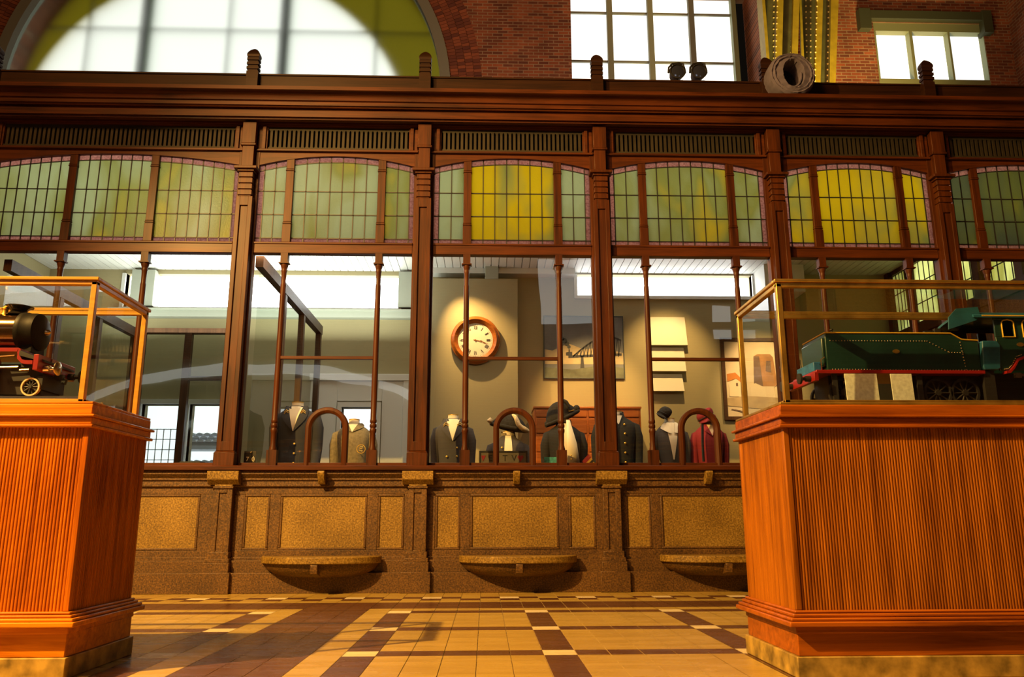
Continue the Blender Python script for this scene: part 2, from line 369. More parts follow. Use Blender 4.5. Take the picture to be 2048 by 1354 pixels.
def obj(name, mb, mats, parent=None, bevel=0, angle=35, normals=True):
    me = bpy.data.meshes.new(name); me.from_pydata(mb.v, [], mb.f)
    if not isinstance(mats, (list, tuple)): mats = [mats]
    for m in mats: me.materials.append(M[m] if isinstance(m, str) else m)
    for p, mi in zip(me.polygons, mb.m): p.material_index = mi
    if normals:
        bm = bmesh.new(); bm.from_mesh(me); bmesh.ops.recalc_face_normals(bm, faces=bm.faces); bm.to_mesh(me); bm.free()
    me.shade_smooth(); me.set_sharp_from_angle(angle=math.radians(angle))
    o = bpy.data.objects.new(name, me); COL.objects.link(o)
    if parent is not None:
        me.transform(Matrix.Translation(-wloc(parent))); o.parent = parent
    if bevel:
        b = o.modifiers.new('bevel', 'BEVEL'); b.width = bevel; b.segments = 2; b.limit_method = 'ANGLE'; b.angle_limit = math.radians(50)
    return o
def tag(o, label, cat, group=None, kind=None):
    o['label'] = label; o['category'] = cat
    if group: o['group'] = group
    if kind: o['kind'] = kind
    return o
def thing(name, label, cat, loc=(0, 0, 0), group=None, kind=None):
    o = bpy.data.objects.new(name, None); COL.objects.link(o); o.location = loc; o.empty_display_size = .1
    return tag(o, label, cat, group, kind)
def struct(name, mb, mats, label, cat, **kw):
    o = obj(name, mb, mats, **kw); return tag(o, label, cat, None, 'structure')
def dup(root, loc, label):
    r = root.copy(); COL.objects.link(r); r.location = loc; r['label'] = label
    for ch in list(root.children):
        c = ch.copy(); COL.objects.link(c); c.parent = r
        for g in ch.children:
            d = g.copy(); COL.objects.link(d); d.parent = c
    return r
def arc(cx, cz, r, a0, a1, n): return [(cx+r*math.cos(a0+(a1-a0)*i/n), cz+r*math.sin(a0+(a1-a0)*i/n)) for i in range(n+1)]
def text(name, s, x, z, y, size, mat, parent, flip=False, depth=.001):
    cu_ = bpy.data.curves.new('t', 'FONT'); cu_.body = s; cu_.size = size; cu_.extrude = depth; cu_.align_x = 'CENTER'; cu_.align_y = 'CENTER'
    t = bpy.data.objects.new('t', cu_); COL.objects.link(t)
    dg = bpy.context.evaluated_depsgraph_get(); me = bpy.data.meshes.new_from_object(t.evaluated_get(dg))
    bpy.data.objects.remove(t); bpy.data.curves.remove(cu_)
    me.transform(Matrix.Translation((x, y, z)) @ Matrix.Rotation(PI/2, 4, 'X'))
    me.materials.clear(); me.materials.append(M[mat])
    o = bpy.data.objects.new(name, me); COL.objects.link(o); me.transform(Matrix.Translation(-wloc(parent))); o.parent = parent; return o

# ================================================================== SETTING
# ---- tiled floor: every tile a face, laid in the banded pattern
TX, TY, X0F, Y0F = .1635, .1535, -.527, -1.675
fl = MB(); fl.box(-14, 13, -14, 8, -.12, -.004, 3)
g, gy = .0017, .0008
for i in range(-46, 50):
    for j in range(-11, 60):
        xa = X0F+i*TX; yb = Y0F-j*TY; ya = yb-TY
        if yb > .1: continue
        k = 0
        wcol = (i >= -1 and (i+1) % 6 == 0) or (i <= -7 and (i+7) % 6 == 0)
        brown = -5 <= i <= -3
        if j >= 0:
            if j % 6 == 0: k = 2 if wcol else 1
            elif wcol: k = 1
            if brown: k = 1
            if i in (-2, -6): k = 0
        elif j == -1: k = 1 if brown else 0
        elif j in (-2, -3, -4): k = 1
        elif j == -5: k = 0
        elif j == -6: k = 1 if i % 2 == 0 else 0
        elif j == -7: k = [2, 1, 0, 1][i % 4]
        fl.add([(xa+g, ya+gy, 0), (xa+TX-g, ya+gy, 0), (xa+TX-g, yb-gy, 0), (xa+g, yb-gy, 0)], [(0, 1, 2, 3)], k)
struct('floor', fl, ['t_tan', 't_brown', 't_white', 'grout'], 'tan and brown tiled floor with pale square accents', 'floor', normals=False)

# ---- brick wall of the hall beyond the screen, with its openings
YB = 8.0
zt, zb = 15.0, 0.0
a_cx, a_cz, a_r = -5.72, 9.72, 4.92            # big arched window
w2 = (xat(1143, 100, YB), 6.20, 12.9)          # x0, x1, top of four-light window
w3 = (8.72, 11.25, 11.62)
wb = MB()
sill = 6.2
def wq(x0, x1, z0, z1): wb.box(x0, x1, YB, YB+1.2, z0, z1)
wq(-14, a_cx-a_r, zb, zt); wq(a_cx-a_r, a_cx+a_r, zb, sill)
pa = [(a_cx-a_r, sill)] + [(a_cx-a_r, zt)] + [(a_cx+a_r, zt)] + [(a_cx+a_r, sill)]
ring = arc(a_cx, a_cz, a_r, 0, PI, 40)
for (xa_, za_), (xb_, zb_) in zip(ring[:-1], ring[1:]):
    wb.prism([(xb_, zb_), (xa_, za_), (xa_, zt), (xb_, zt)], 'Y', YB, YB+1.2)
wq(a_cx+a_r, w2[0], zb, zt); wq(w2[0], w2[1], zb, sill); wq(w2[0], w2[1], w2[2], zt)
wq(w2[1], w3[0], zb, zt); wq(w3[0], w3[1], zb, sill+2.8); wq(w3[0], w3[1], w3[2], zt); wq(w3[1], 13, zb, zt)
struct('wall_back', wb, 'brick', 'high red brick hall wall rising behind the ticket screen', 'wall', angle=20)
vs = MB()
for k in range(4):
    rr0 = a_r+.02+k*.17; nn = int(PI*rr0/.078)
    for i in range(nn):
        t0 = PI*i/nn+.001; t1 = PI*(i+1)/nn-.0012
        p = [(a_cx+r*math.cos(t), a_cz+r*math.sin(t)) for r, t in ((rr0, t0), (rr0+.16, t0), (rr0+.16, t1), (rr0, t1))]
        vs.prism(p, 'Y', YB-.03, YB+.02)
struct('trim_1', vs, 'vouss', 'ring of radial red bricks around the great arched window', 'brick arch', angle=20)
ga = MB()
oA = arc(a_cx, a_cz, a_r, 0, PI, 48); iA = arc(a_cx, a_cz, a_r-.22, 0, PI, 48)
for a, b, c, d in zip(oA[:-1], oA[1:], iA[1:], iA[:-1]): ga.prism([a, d, c, b], 'Y', YB-.06, YB+.2)
ga.box(a_cx-a_r, a_cx-a_r+.22, YB-.06, YB+.2, sill, a_cz); ga.box(a_cx+a_r-.22, a_cx+a_r, YB-.06, YB+.2, sill, a_cz)
struct('trim_2', ga, 'greyarch', 'grey painted moulding lining the great arched window', 'arch moulding')

# great arched window: daylight seen through a frosted sheet, yellow border, green uprights
w1 = thing('window_1', 'great arched hall window glowing white inside a yellow border', 'window', (a_cx, YB+.5, sill), None, 'structure')
bx, bz, br_ = -6.22, 9.02, 4.42
p = arc(bx, bz, br_, 0, PI, 40)
obj('daylight_pane', MB().poly([(bx+br_, sill)]+p+[(bx-br_, sill)], YB+1.0, .02), 'halllight', w1)
yl = MB(); R2 = 6.2
oy = arc(-6.1, 9.9, R2, 0, PI, 40); iy = arc(bx, bz, br_-.02, 0, PI, 40)
for a, b, c, d in zip(oy[:-1], oy[1:], iy[1:], iy[:-1]): yl.prism([a, d, c, b], 'Y', YB+.95, YB+.98)
yl.prism([(bx+br_-.02, sill), (a_cx+R2, sill), (a_cx+R2, a_cz), (bx+br_-.02, bz)], 'Y', YB+.95, YB+.98)
yl.prism([(bx-br_+.02, sill), (bx-br_+.02, bz), (a_cx-R2, a_cz), (a_cx-R2, sill)], 'Y', YB+.95, YB+.98)
obj('yellow_border', yl, 'yellowpane', w1)
for px in (-7.88, -4.70): obj('upright_bar', MB().box(px-.10, px+.10, YB+.72, YB+.9, sill, 13.2), 'greenbar', w1)
for xx in (-9.2, -6.0, -2.6):
    obj('glazing_bar', MB().box(xx-.025, xx+.025, YB+.85, YB+.9, sill, 13), 'greyarch', w1)
for zz in (10.55, 11.75): obj('glazing_bar', MB().box(a_cx-5.2, a_cx+5.2, YB+.85, YB+.9, zz-.02, zz+.02), 'greyarch', w1)
fr = arc(a_cx, a_cz, a_r-.2, 0, PI, 40)
obj('frosted_pane', MB().add([(x, YB+.12, z) for x, z in [(a_cx+a_r-.2, sill)]+fr+[(a_cx-a_r+.2, sill)]], [tuple(range(43))]), 'frost', w1)

# four-light window
Y2 = YB+1.0
w2o = thing('window_2', 'tall bright hall window with dark upright bars behind two small spotlights', 'window', ((w2[0]+w2[1])/2, Y2, sill), None, 'structure')
xl, xr = w2[0]-.3, xat(1473, 165, Y2)
obj('daylight_pane', MB().box(xl, xr, Y2+.1, Y2+.12, sill, w2[2]), 'halllight', w2o)
for pxx in (1221, 1303, 1386):
    xx = xat(pxx, 90, Y2); obj('upright_bar', MB().box(xx-.065, xx+.065, Y2-.02, Y2+.1, sill, w2[2]), 'greyarch', w2o)
for pyy in (25, 122):
    zz = zat(pyy, Y2, 1300); obj('glazing_bar', MB().box(xl, xr, Y2+.04, Y2+.09, zz-.025, zz+.025), 'greyarch', w2o)
obj('frame', MB().box(xr-.02, xr+.09, Y2-.06, Y2+.12, sill, w2[2]).box(xl-.09, xl, Y2-.06, Y2+.12, sill, w2[2]), 'winframe', w2o)

# small three-light window at the right
w3o = thing('window_3', 'small three-pane hall window under a green steel lintel at upper right', 'window', (10, YB, 9), None, 'structure')
sl = (w3[0], w3[1])
f3 = MB(); Yf = YB+.06
panes = [(1754, 1821), (1827, 1898), (1902, 1969)]
pz0, pz1 = zat(161, Yf, 1860), zat(66, Yf, 1860)
xs = [w3[0]-.05] + [xat(a, 110, Yf) for ab in panes for a in ab] + [w3[1]+.1]
f3.box(xs[0], xs[-1], Yf-.05, Yf+.12, pz1, w3[2]+.02).box(xs[0], xs[-1], Yf-.05, Yf+.12, 8.9, pz0)
for k in (0, 2, 4, 6): f3.box(xs[k], xs[k+1], Yf-.05, Yf+.12, pz0, pz1)
obj('frame', f3, 'winframe', w3o)
for k in range(3): obj('pane', MB().box(xs[2*k+1]-.02, xs[2*k+2]+.02, Yf+.14, Yf+.16, pz0-.02, pz1+.02), 'halllight', w3o)
obj('lintel', MB().box(xat(1722, 45, 7.9), xat(1982, 60, 7.9), 7.86, YB+.2, w3[2]+.02, w3[2]+.22), 'lintel', w3o)
obj('lintel_block', MB().box(xat(1718, 45, 7.9), xat(1742, 60, 7.9), 7.84, YB+.1, w3[2]-.25, w3[2]+.25), 'lintel', w3o)
obj('lintel_block', MB().box(xat(1966, 60, 7.9), xat(1984, 60, 7.9), 7.84, YB+.1, w3[2]-.30, w3[2]+.25), 'lintel', w3o)

# side, rear walls and roof of the hall
XR = xat(1978, 100, YB)+.55
struct('wall_right', MB().box(XR, XR+.5, -14, YB, 0, 15), 'brick_y', 'red brick side wall closing the hall at right', 'wall')
struct('wall_left', MB().box(-14.5, -14, -14, YB, 0, 15), 'brick_y', 'red brick side wall closing the hall at left', 'wall')
rw = MB(); YR = -14
holes = [(-11.6, -1.4, 1.0, 5.0), (1.5, 3.1, 6.0, 8.0), (6.4, 7.0, 6.10, 6.66), (7.1, 7.7, 6.10, 6.66), (6.4, 7.0, 5.62, 5.92), (7.1, 7.7, 5.62, 5.92)]
xsplit = sorted({-14, XR, *[h[0] for h in holes], *[h[1] for h in holes]})
zsplit = sorted({0, 15, *[h[2] for h in holes], *[h[3] for h in holes]})
for xa, xb in zip(xsplit[:-1], xsplit[1:]):
    for za, zb2 in zip(zsplit[:-1], zsplit[1:]):
        if any(h[0] <= xa and xb <= h[1] and h[2] <= za and zb2 <= h[3] for h in holes): continue
        rw.box(xa, xb, YR-.3, YR, za, zb2)
struct('wall_front', rw, 'brick', 'brick wall of the hall behind the viewer', 'wall')
rwin = thing('window_4', 'daylit windows of the hall wall behind the viewer', 'window', (0, YR, 0), None, 'structure')
for h in holes[1:]: obj('pane', MB().box(h[0], h[1], YR-.25, YR-.2, h[2], h[3]), 'rearlight', rwin)
arch = MB()
def segz(x): return 3.75+1.15*math.sqrt(max(0, 1-((x+6.4)/4.6)**2))
xs_ = [-10.9+9.0*i/40 for i in range(41)]
arch.poly([(x, segz(x)-.28) for x in xs_][::-1]+[(x, segz(x)) for x in xs_], YR-.25, .05)
obj('pane', arch, 'rearlight', rwin)
obj('panel', MB().box(-11.6, -1.4, YR-.32, YR-.28, 1, 5), 'greypaint', rwin)
struct('ceiling', MB().box(-14, XR, -14, YB, 15, 15.2), 'dark_h', 'dark timber roof high over the hall', 'ceiling')

# ---- office behind the screen
OY, OC, OXL, OXR = 4.0, 4.37, -6.6, 6.25
cl = MB()
for i in range(int((OXR-OXL)/.115)+1):
    x = OXL+i*.115; cl.box(x+.005, min(OXR, x+.110), .08, OY, OC, OC+.03)
cl.box(OXL, OXR, .08, OY, OC+.02, OC+.1)
struct('ceiling_office', cl, 'whitewood', 'white plank ceiling of the office behind the ticket screen', 'ceiling')
ow = MB(); T = .2
cw1 = (-5.45, -1.33, zat(618, OY, 780), zat(550, OY, 600))
cw2 = (1.40, 4.12, 4.0, 4.345)
lows = [(-5.02, -4.45, 1.15, 2.31), (-4.33, -3.77, 1.15, 2.31), (-2.12, -1.60, 1.15, 2.27)]
hs = [cw1, cw2]+lows
xsplit = sorted({OXL, OXR, *[h[0] for h in hs], *[h[1] for h in hs]}); zsplit = sorted({0, OC, *[h[2] for h in hs], *[h[3] for h in hs]})
for xa, xb in zip(xsplit[:-1], xsplit[1:]):
    for za, zb2 in zip(zsplit[:-1], zsplit[1:]):
        if any(h[0]-1e-6 <= xa and xb <= h[1]+1e-6 and h[2]-1e-6 <= za and zb2 <= h[3]+1e-6 for h in hs): continue
        ow.box(xa, xb, OY, OY+T, za, zb2)
struct('wall_office', ow, 'office_wall', 'olive cream back wall of the office behind the uniforms', 'wall')
struct('wall_office_left', MB().box(OXL-.15, OXL, .1, OY+T, 0, OC), 'office_wall', 'cream end wall of the office at left', 'wall')
struct('floor_office', MB().box(OXL, OXR, .05, OY, .0, .03), 'inner_wood', 'dark boarded office floor hidden below the counter', 'floor')
struct('wall_office_back', MB().box(OXL-.2, OXR+.4, .12, OY+.3, OC+.1, OC+.16), 'dark_h', 'roof boards over the office, hidden behind the cornice', 'roof')
# clerestory windows
def clerestory(n, w, posts, label):
    t = thing('window_%d' % n, label, 'window', ((w[0]+w[1])/2, OY, w[2]), None, 'structure')
    obj('daylight_pane', MB().box(w[0], w[1], OY+.14, OY+.16, w[2], w[3]), 'day', t)
    f = MB().box(w[0]-.05, w[1]+.05, OY-.05, OY+.1, w[2]-.05, w[2]).box(w[1], w[1]+.05, OY-.04, OY+.1, w[2], w[3]).box(w[0]-.05, w[0], OY-.04, OY+.1, w[2], w[3])
    obj('frame', f, 'whitewood', t)
    for a, b in posts: obj('post', MB().box(a, b, OY-.12, OY+.12, w[2], w[3]+.03), 'greypaint', t)
    return t
clerestory(5, cw1, [(-5.32, -4.98), (-1.33, -1.05)], 'long white clerestory window of the office above the leftmost uniforms')
clerestory(6, cw2, [], 'white clerestory window of the office between painting and framed tower print')
struct('trim_3', MB().box(-5.6, -1.0, OY-.14, OY+.02, cw1[2]-.17, cw1[2]-.05).box(-5.6, -1.0, OY-.18, OY, cw1[2]-.08, cw1[2]-.05), 'greypaint', 'grey ledge under the long clerestory window', 'ledge')
struct('trim_4', MB().box(4.15, 4.75, OY-.5, OY, 3.95, OC), 'whitewood', 'white boxed corner beside the right clerestory window', 'boxing')
# lower windows with a view of roofs outside
for n, h, lab in ((7, lows[0], 'left office window over tiled roofs, beside the left showcase'), (8, lows[1], 'second office window over tiled roofs, left of the leftmost uniforms'), (9, lows[2], 'office window behind the grey-brown jacket')):
    t = thing('window_%d' % n, lab, 'window', ((h[0]+h[1])/2, OY, h[2]), None, 'structure')
    fr_ = MB().box(h[0]-.06, h[0], OY-.05, OY+.1, h[2], h[3]).box(h[1], h[1]+.06, OY-.05, OY+.1, h[2], h[3]).box(h[0]-.06, h[1]+.06, OY-.05, OY+.1, h[3], h[3]+.07)
    obj('frame', fr_, 'whitewood', t)
    obj('pane', MB().add([(h[0], OY+.05, h[2]), (h[1], OY+.05, h[2]), (h[1], OY+.05, h[3]), (h[0], OY+.05, h[3])], [(0, 1, 2, 3)]), 'caseglass', t)
dr = MB().box(-2.52, -2.19, OY-.03, OY, .03, 2.66).box(-1.53, -1.20, OY-.03, OY, .03, 2.66).box(-2.19, -1.53, OY-.03, OY, 2.36, 2.66)
dr.box(-2.58, -2.50, OY-.06, OY, .03, 2.72).box(-1.22, -1.14, OY-.06, OY, .03, 2.72).box(-2.60, -1.12, OY-.075, OY, 2.66, 2.76)
struct('door_1', dr, 'whitewood', 'white panelled office door behind the grey-brown jacket', 'door', bevel=.006)
fp = thing('frosted_screen', 'frosted squared glass screen in the lower left office window', 'screen', (-4.7, 3.9, 1.15))
obj('pane', MB().box(-5.02, -4.43, 3.88, 3.9, 1.2, 1.93), 'daysoft', fp)
gb = MB()
for i in range(7): x = -5.02+.59*i/6; gb.box(x-.005, x+.005, 3.87, 3.88, 1.2, 1.93)
for i in range(6): z = 1.2+.73*i/5; gb.box(-5.02, -4.43, 3.87, 3.88, z-.005, z+.005)
obj('grid_lines', gb, 'greypaint', fp)
struct('wall_outside', MB().box(-7, 0, 6.6, 6.7, 0, 4.2), 'daysoft', 'white overcast daylight outside the office windows', 'daylight')
for k, (z, y) in enumerate(((1.95, 6.0), (1.45, 5.6))):
    rt = MB()
    for i in range(46):
        x = -6.6+i*.13
        for j in range(3):
            pr = [(x+.065+.06*math.cos(a), z+.05*math.sin(a)+j*.07) for a in [PI*q/6 for q in range(7)]]
            rt.prism(pr, 'Y', y+j*.15, y+j*.15+.22)
    rt.box(-6.6, -.6, y+.05, y+.5, z-.12, z)
    tag(obj('tiled_roof', rt, 'roof_out'), ['tiled roof outside the office windows, higher one', 'tiled roof outside the office windows, lower one'][k], 'roof', 'roofs seen through the office windows')
# wood frame partition in front of the left back wall
pf = thing('glazed_partition', 'dark wooden framed glazed partition across the office at far left', 'partition', (-4.5, 3.6, 0))
pm = MB()
zr1, zr2 = zat(668, 3.6, 330), zat(757, 3.6, 410)
for px in (276, 371, 452): x = xat(px, 760, 3.6); pm.box(x-.05, x+.05, 3.56, 3.64, 0.03, zr1)
x0p, x1p = xat(276, 760, 3.6), xat(452, 760, 3.6)
pm.box(x0p-.05, x1p+.05, 3.56, 3.64, zr1, zr1+.08).box(xat(371, 760, 3.6), x1p, 3.57, 3.63, zr2-.03, zr2+.03)
obj('frame', pm, 'inner_wood', pf)
obj('pane', MB().add([(x0p, 3.6, .1), (x1p, 3.6, .1), (x1p, 3.6, zr1), (x0p, 3.6, zr1)], [(0, 1, 2, 3)]), 'partglass', pf)
def side_partition(X, y1, lab, ztop):
    t = thing('side_partition', lab, 'partition', (X, .2, 0), 'glass partitions running back through the office')
    f = MB().box(X-.04, X+.04, .12, y1, ztop-.06, ztop+.06)
    for y in (1.15, 2.1, y1-.06): f.box(X-.035, X+.035, y-.04, y+.04, 0.03, ztop-.06)
    f.box(X-.035, X+.035, .12, y1, 1.0, 1.1)
    obj('frame', f, 'inner_wood', t)
    obj('pane', MB().add([(X, .14, 1.1), (X, y1, 1.1), (X, y1, ztop-.06), (X, .14, ztop-.06)], [(0, 1, 2, 3)]), 'partglass', t)
side_partition(-2.33, 3.2, 'glass partition running back beside the dark jacket at left', 3.24)
side_partition(-4.86, 3.2, 'glass partition running back behind the left showcase', 3.18)
# pier with the clock, ceiling beam, small speaker box
struct('trim_5', MB().box(-.80, .47, OY-.28, OY, 0, zat(557, OY-.28, 950)), 'pier', 'pale wall pier carrying the round clock', 'pier', bevel=.004)
struct('trim_6', MB().box(-.85, 1.35, OY-.22, OY, zat(547, OY-.2, 950)-.0, OC), 'whitewood', 'white beam under the office ceiling above the clock', 'beam')

# right return of the screen: leaded lights in perspective
rt = thing('return_screen', 'dark wooden return screen with leaded lights at the right end of the office', 'screen', (OXR, 2, 0))
f = MB().box(OXR, OXR+.12, .1, OY, 0, 3.28).box(OXR-.04, OXR+.14, .1, OY, 3.24, 3.40).box(OXR, OXR+.12, .1, OY, 4.30, OC+.1)
for y in (.15, .95, 1.75, 2.55, 3.35, 3.95): f.box(OXR-.03, OXR+.13, y-.07, y+.07, 3.3, OC+.05)
obj('frame', f, 'screen_v', rt)
lpn = leaded('leaded_glass_return', .25, (.55, .58, .24), 9)
yy = [.15, .95, 1.75, 2.55, 3.35, 3.95]
for a, b in zip(yy[:-1], yy[1:]):
    pn = obj('leaded_pane', MB().add([(OXR+.05, a+.07, 3.4), (OXR+.05, b-.07, 3.4), (OXR+.05, b-.07, 4.3), (OXR+.05, a+.07, 4.3)], [(0, 1, 2, 3)]), lpn, rt)
    cm = MB()
    for i in range(1, 5): y = a+.07+(b-a-.14)*i/5; cm.box(OXR+.042, OXR+.058, y-.006, y+.006, 3.4, 4.3)
    for i in range(1, 3): z = 3.4+.3*i; cm.box(OXR+.042, OXR+.058, a+.07, b-.07, z-.006, z+.006)
    obj('lead_came', cm, 'lead', pn)
lamp('return_window_light', 'AREA', (OXR+1.0, 2.0, 3.9), (OXR, 2.0, 3.8), 60, (1, .98, .75), sx=3.5, sy=1.2)

# ================================================================== THE TICKET SCREEN
PX = [-5.17, -2.462, -.650, 1.182, 3.030, 4.800, 6.62]
ZF = zat(246, -.12); ZG1, ZG0 = 4.655, 4.435; ZR = 4.40; ZT1, ZT0 = 3.40, 3.28; ZB = 1.145
# cornice
y_ = lambda p, d: zat(p, d)
prof = [(0.05, y_(178, -.36)+.006), (0.05, ZF-.02), (-.05, ZF-.02), (-.09, y_(246, -.09)), (-.16, y_(245, -.16)), (-.165, y_(241, -.165)), (-.19, y_(239, -.19)), (-.19, y_(223, -.19)),
        (-.225, y_(221, -.225)), (-.235, y_(217, -.235)), (-.25, y_(216, -.25)), (-.25, y_(209, -.25)), (-.27, y_(206, -.27)), (-.275, y_(202, -.275)), (-.285, y_(197, -.285)),
        (-.31, y_(192, -.31)), (-.345, y_(188, -.345)), (-.36, y_(185, -.36)), (-.36, y_(178, -.36)), (-.34, y_(178, -.36)+.006), (-.05, y_(178, -.36)+.006)]
cz_top = y_(178, -.36)+.008
cn = thing('cornice', 'long moulded wooden cornice along the top of the ticket screen', 'cornice', (0, 0, ZF), None, 'thing')
obj('moulding', MB().prism(prof, 'X', -6.4, 6.9), 'screen_h', cn, angle=25)
ZP = y_(157, -.05)
obj('parapet_board', MB().box(-6.4, 6.9, -.05, .0, cz_top, ZP).box(-6.4, 6.9, -.062, .012, ZP-.012, ZP+.008), 'dark_h', cn, bevel=.003)
# finials
FX = [-5.167, -2.476, -.662, 1.174, 3.012, 4.781]
def finial_mb(x):
    m = MB(); z0 = cz_top; a = .062
    m.box(x-a, x+a, -.125, -.052, z0, z0+.30)
    zz = z0+.30
    for k in range(3):
        m.box(x-a+.010, x+a-.010, -.118, -.055, zz, zz+.022); m.box(x-a, x+a, -.128, -.045, zz+.022, zz+.052); zz += .052
    h = zat(106, -.09)-zz
    prof = [(a*s, zz+h*t) for t, s in ((0, .86), (.10, 1.02), (.28, 1.08), (.45, 1.0), (.62, .82), (.78, .58), (.92, .28), (1, .03))]
    rings = [[(x+sx*r, -.088+sy*r*.62, z) for sx, sy in ((-1, -1), (1, -1), (1, 1), (-1, 1))] for r, z in prof]
    return m.loft(rings)
flab = ['carved wooden finial at the extreme left edge of the parapet', 'carved wooden finial in front of the bright arched window', 'carved wooden finial before the right end of the great arch',
        'carved wooden finial before the left pane of the tall window', 'carved wooden finial directly left of the rolled canvas', 'carved wooden finial in front of the small three-pane window']
ft = thing('finial', flab[0], 'finial', (FX[0], -.09, cz_top), 'finials along the parapet')
obj('post', finial_mb(FX[0]), 'dark_h', ft, bevel=.004)
for x, l in zip(FX[1:], flab[1:]): dup(ft, (x, -.09, cz_top), l)

# pillars
plab = ['wooden pillar hidden beyond the left showcase', 'wooden pillar between the wide left bay and the leftmost uniforms', 'wooden pillar directly left of the round clock', 'wooden pillar right of the round clock, crossing the bridge painting',
        'wooden pillar rising behind the left end of the right showcase', 'wooden pillar at the far right of the screen']
def pillar(x, lab):
    t = thing('wooden_pillar', lab, 'pillar', (x, 0, ZB), 'pillars of the ticket screen', 'thing')
    w = .083
    obj('post', MB().box(x-.105, x+.105, -.035, .055, ZB, ZR).box(x-.07, x+.07, -.05, .05, ZR, ZF-.022), 'screen_v', t, bevel=.003)
    sh = MB(); zt_ = zat(398, -.1); zb_ = zat(902, -.1)
    sh.box(x-w, x+w, -.095, -.03, zb_, zt_)
    for s in (-1, 1): sh.box(min(x+s*w, x+s*(w-.045)), max(x+s*w, x+s*(w-.045)), -.112, -.09, zb_, zt_)
    sh.box(x-w+.04, x+w-.04, -.112, -.09, zt_-.10, zt_).box(x-w+.04, x+w-.04, -.112, -.09, zb_, zb_+.09)
    obj('shaft', sh, 'screen_v', t, bevel=.004)
    bb = MB().box(x-.098, x+.098, -.135, -.02, ZB, zat(905, -.12)); bb.prism([(-.135, zat(905, -.12)), (-.112, zb_), (-.03, zb_), (-.03, zat(905, -.12))], 'X', x-.092, x+.092)
    obj('base_block', bb, 'screen_v', t, bevel=.005)
    cp = MB(); z1 = zat(347, -.12)
    k = (z1-zt_)/4.2
    for i in range(4):
        cp.box(x-.072, x+.072, -.118, -.03, zt_+i*k+.012, zt_+(i+1)*k); cp.box(x-.062, x+.062, -.106, -.03, zt_+i*k, zt_+i*k+.012)
    cp.box(x-.085, x+.085, -.135, -.03, z1-.01, z1+.012).box(x-.115, x+.115, -.16, -.03, z1+.012, z1+.042)
    obj('capital', cp, 'screen_v', t, bevel=.004)
    up = MB().box(x-.06, x+.06, -.105, -.03, z1+.042, ZR+.02).box(x-.078, x+.078, -.12, -.03, ZR+.02, ZR+.045).box(x-.07, x+.07, -.115, -.03, ZR+.045, ZF-.022)
    obj('upper_block', up, 'screen_v', t, bevel=.004)
for x, l in zip(PX[:6], plab): pillar(x, l)

# bays
ZS = zat(338, 0); ZC = zat(319, 0)
bays = [dict(mul=(-4.257, -3.427), amber=(.05, .35, .35), lab='wide left ticket bay behind the left showcase', wide=True),  # amber: how much glow is painted into each pane
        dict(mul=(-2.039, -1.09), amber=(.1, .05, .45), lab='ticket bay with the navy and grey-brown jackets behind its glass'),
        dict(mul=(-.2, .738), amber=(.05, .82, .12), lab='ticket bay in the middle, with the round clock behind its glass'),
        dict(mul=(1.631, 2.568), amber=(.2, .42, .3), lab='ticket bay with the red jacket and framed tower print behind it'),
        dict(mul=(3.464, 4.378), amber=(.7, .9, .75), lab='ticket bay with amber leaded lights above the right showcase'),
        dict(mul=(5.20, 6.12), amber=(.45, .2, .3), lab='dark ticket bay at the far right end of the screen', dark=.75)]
hatch = [None, -1.530, .280, 2.095, 3.92, None]
glabs = ['leaded_glass_%d' % i for i in range(6)]
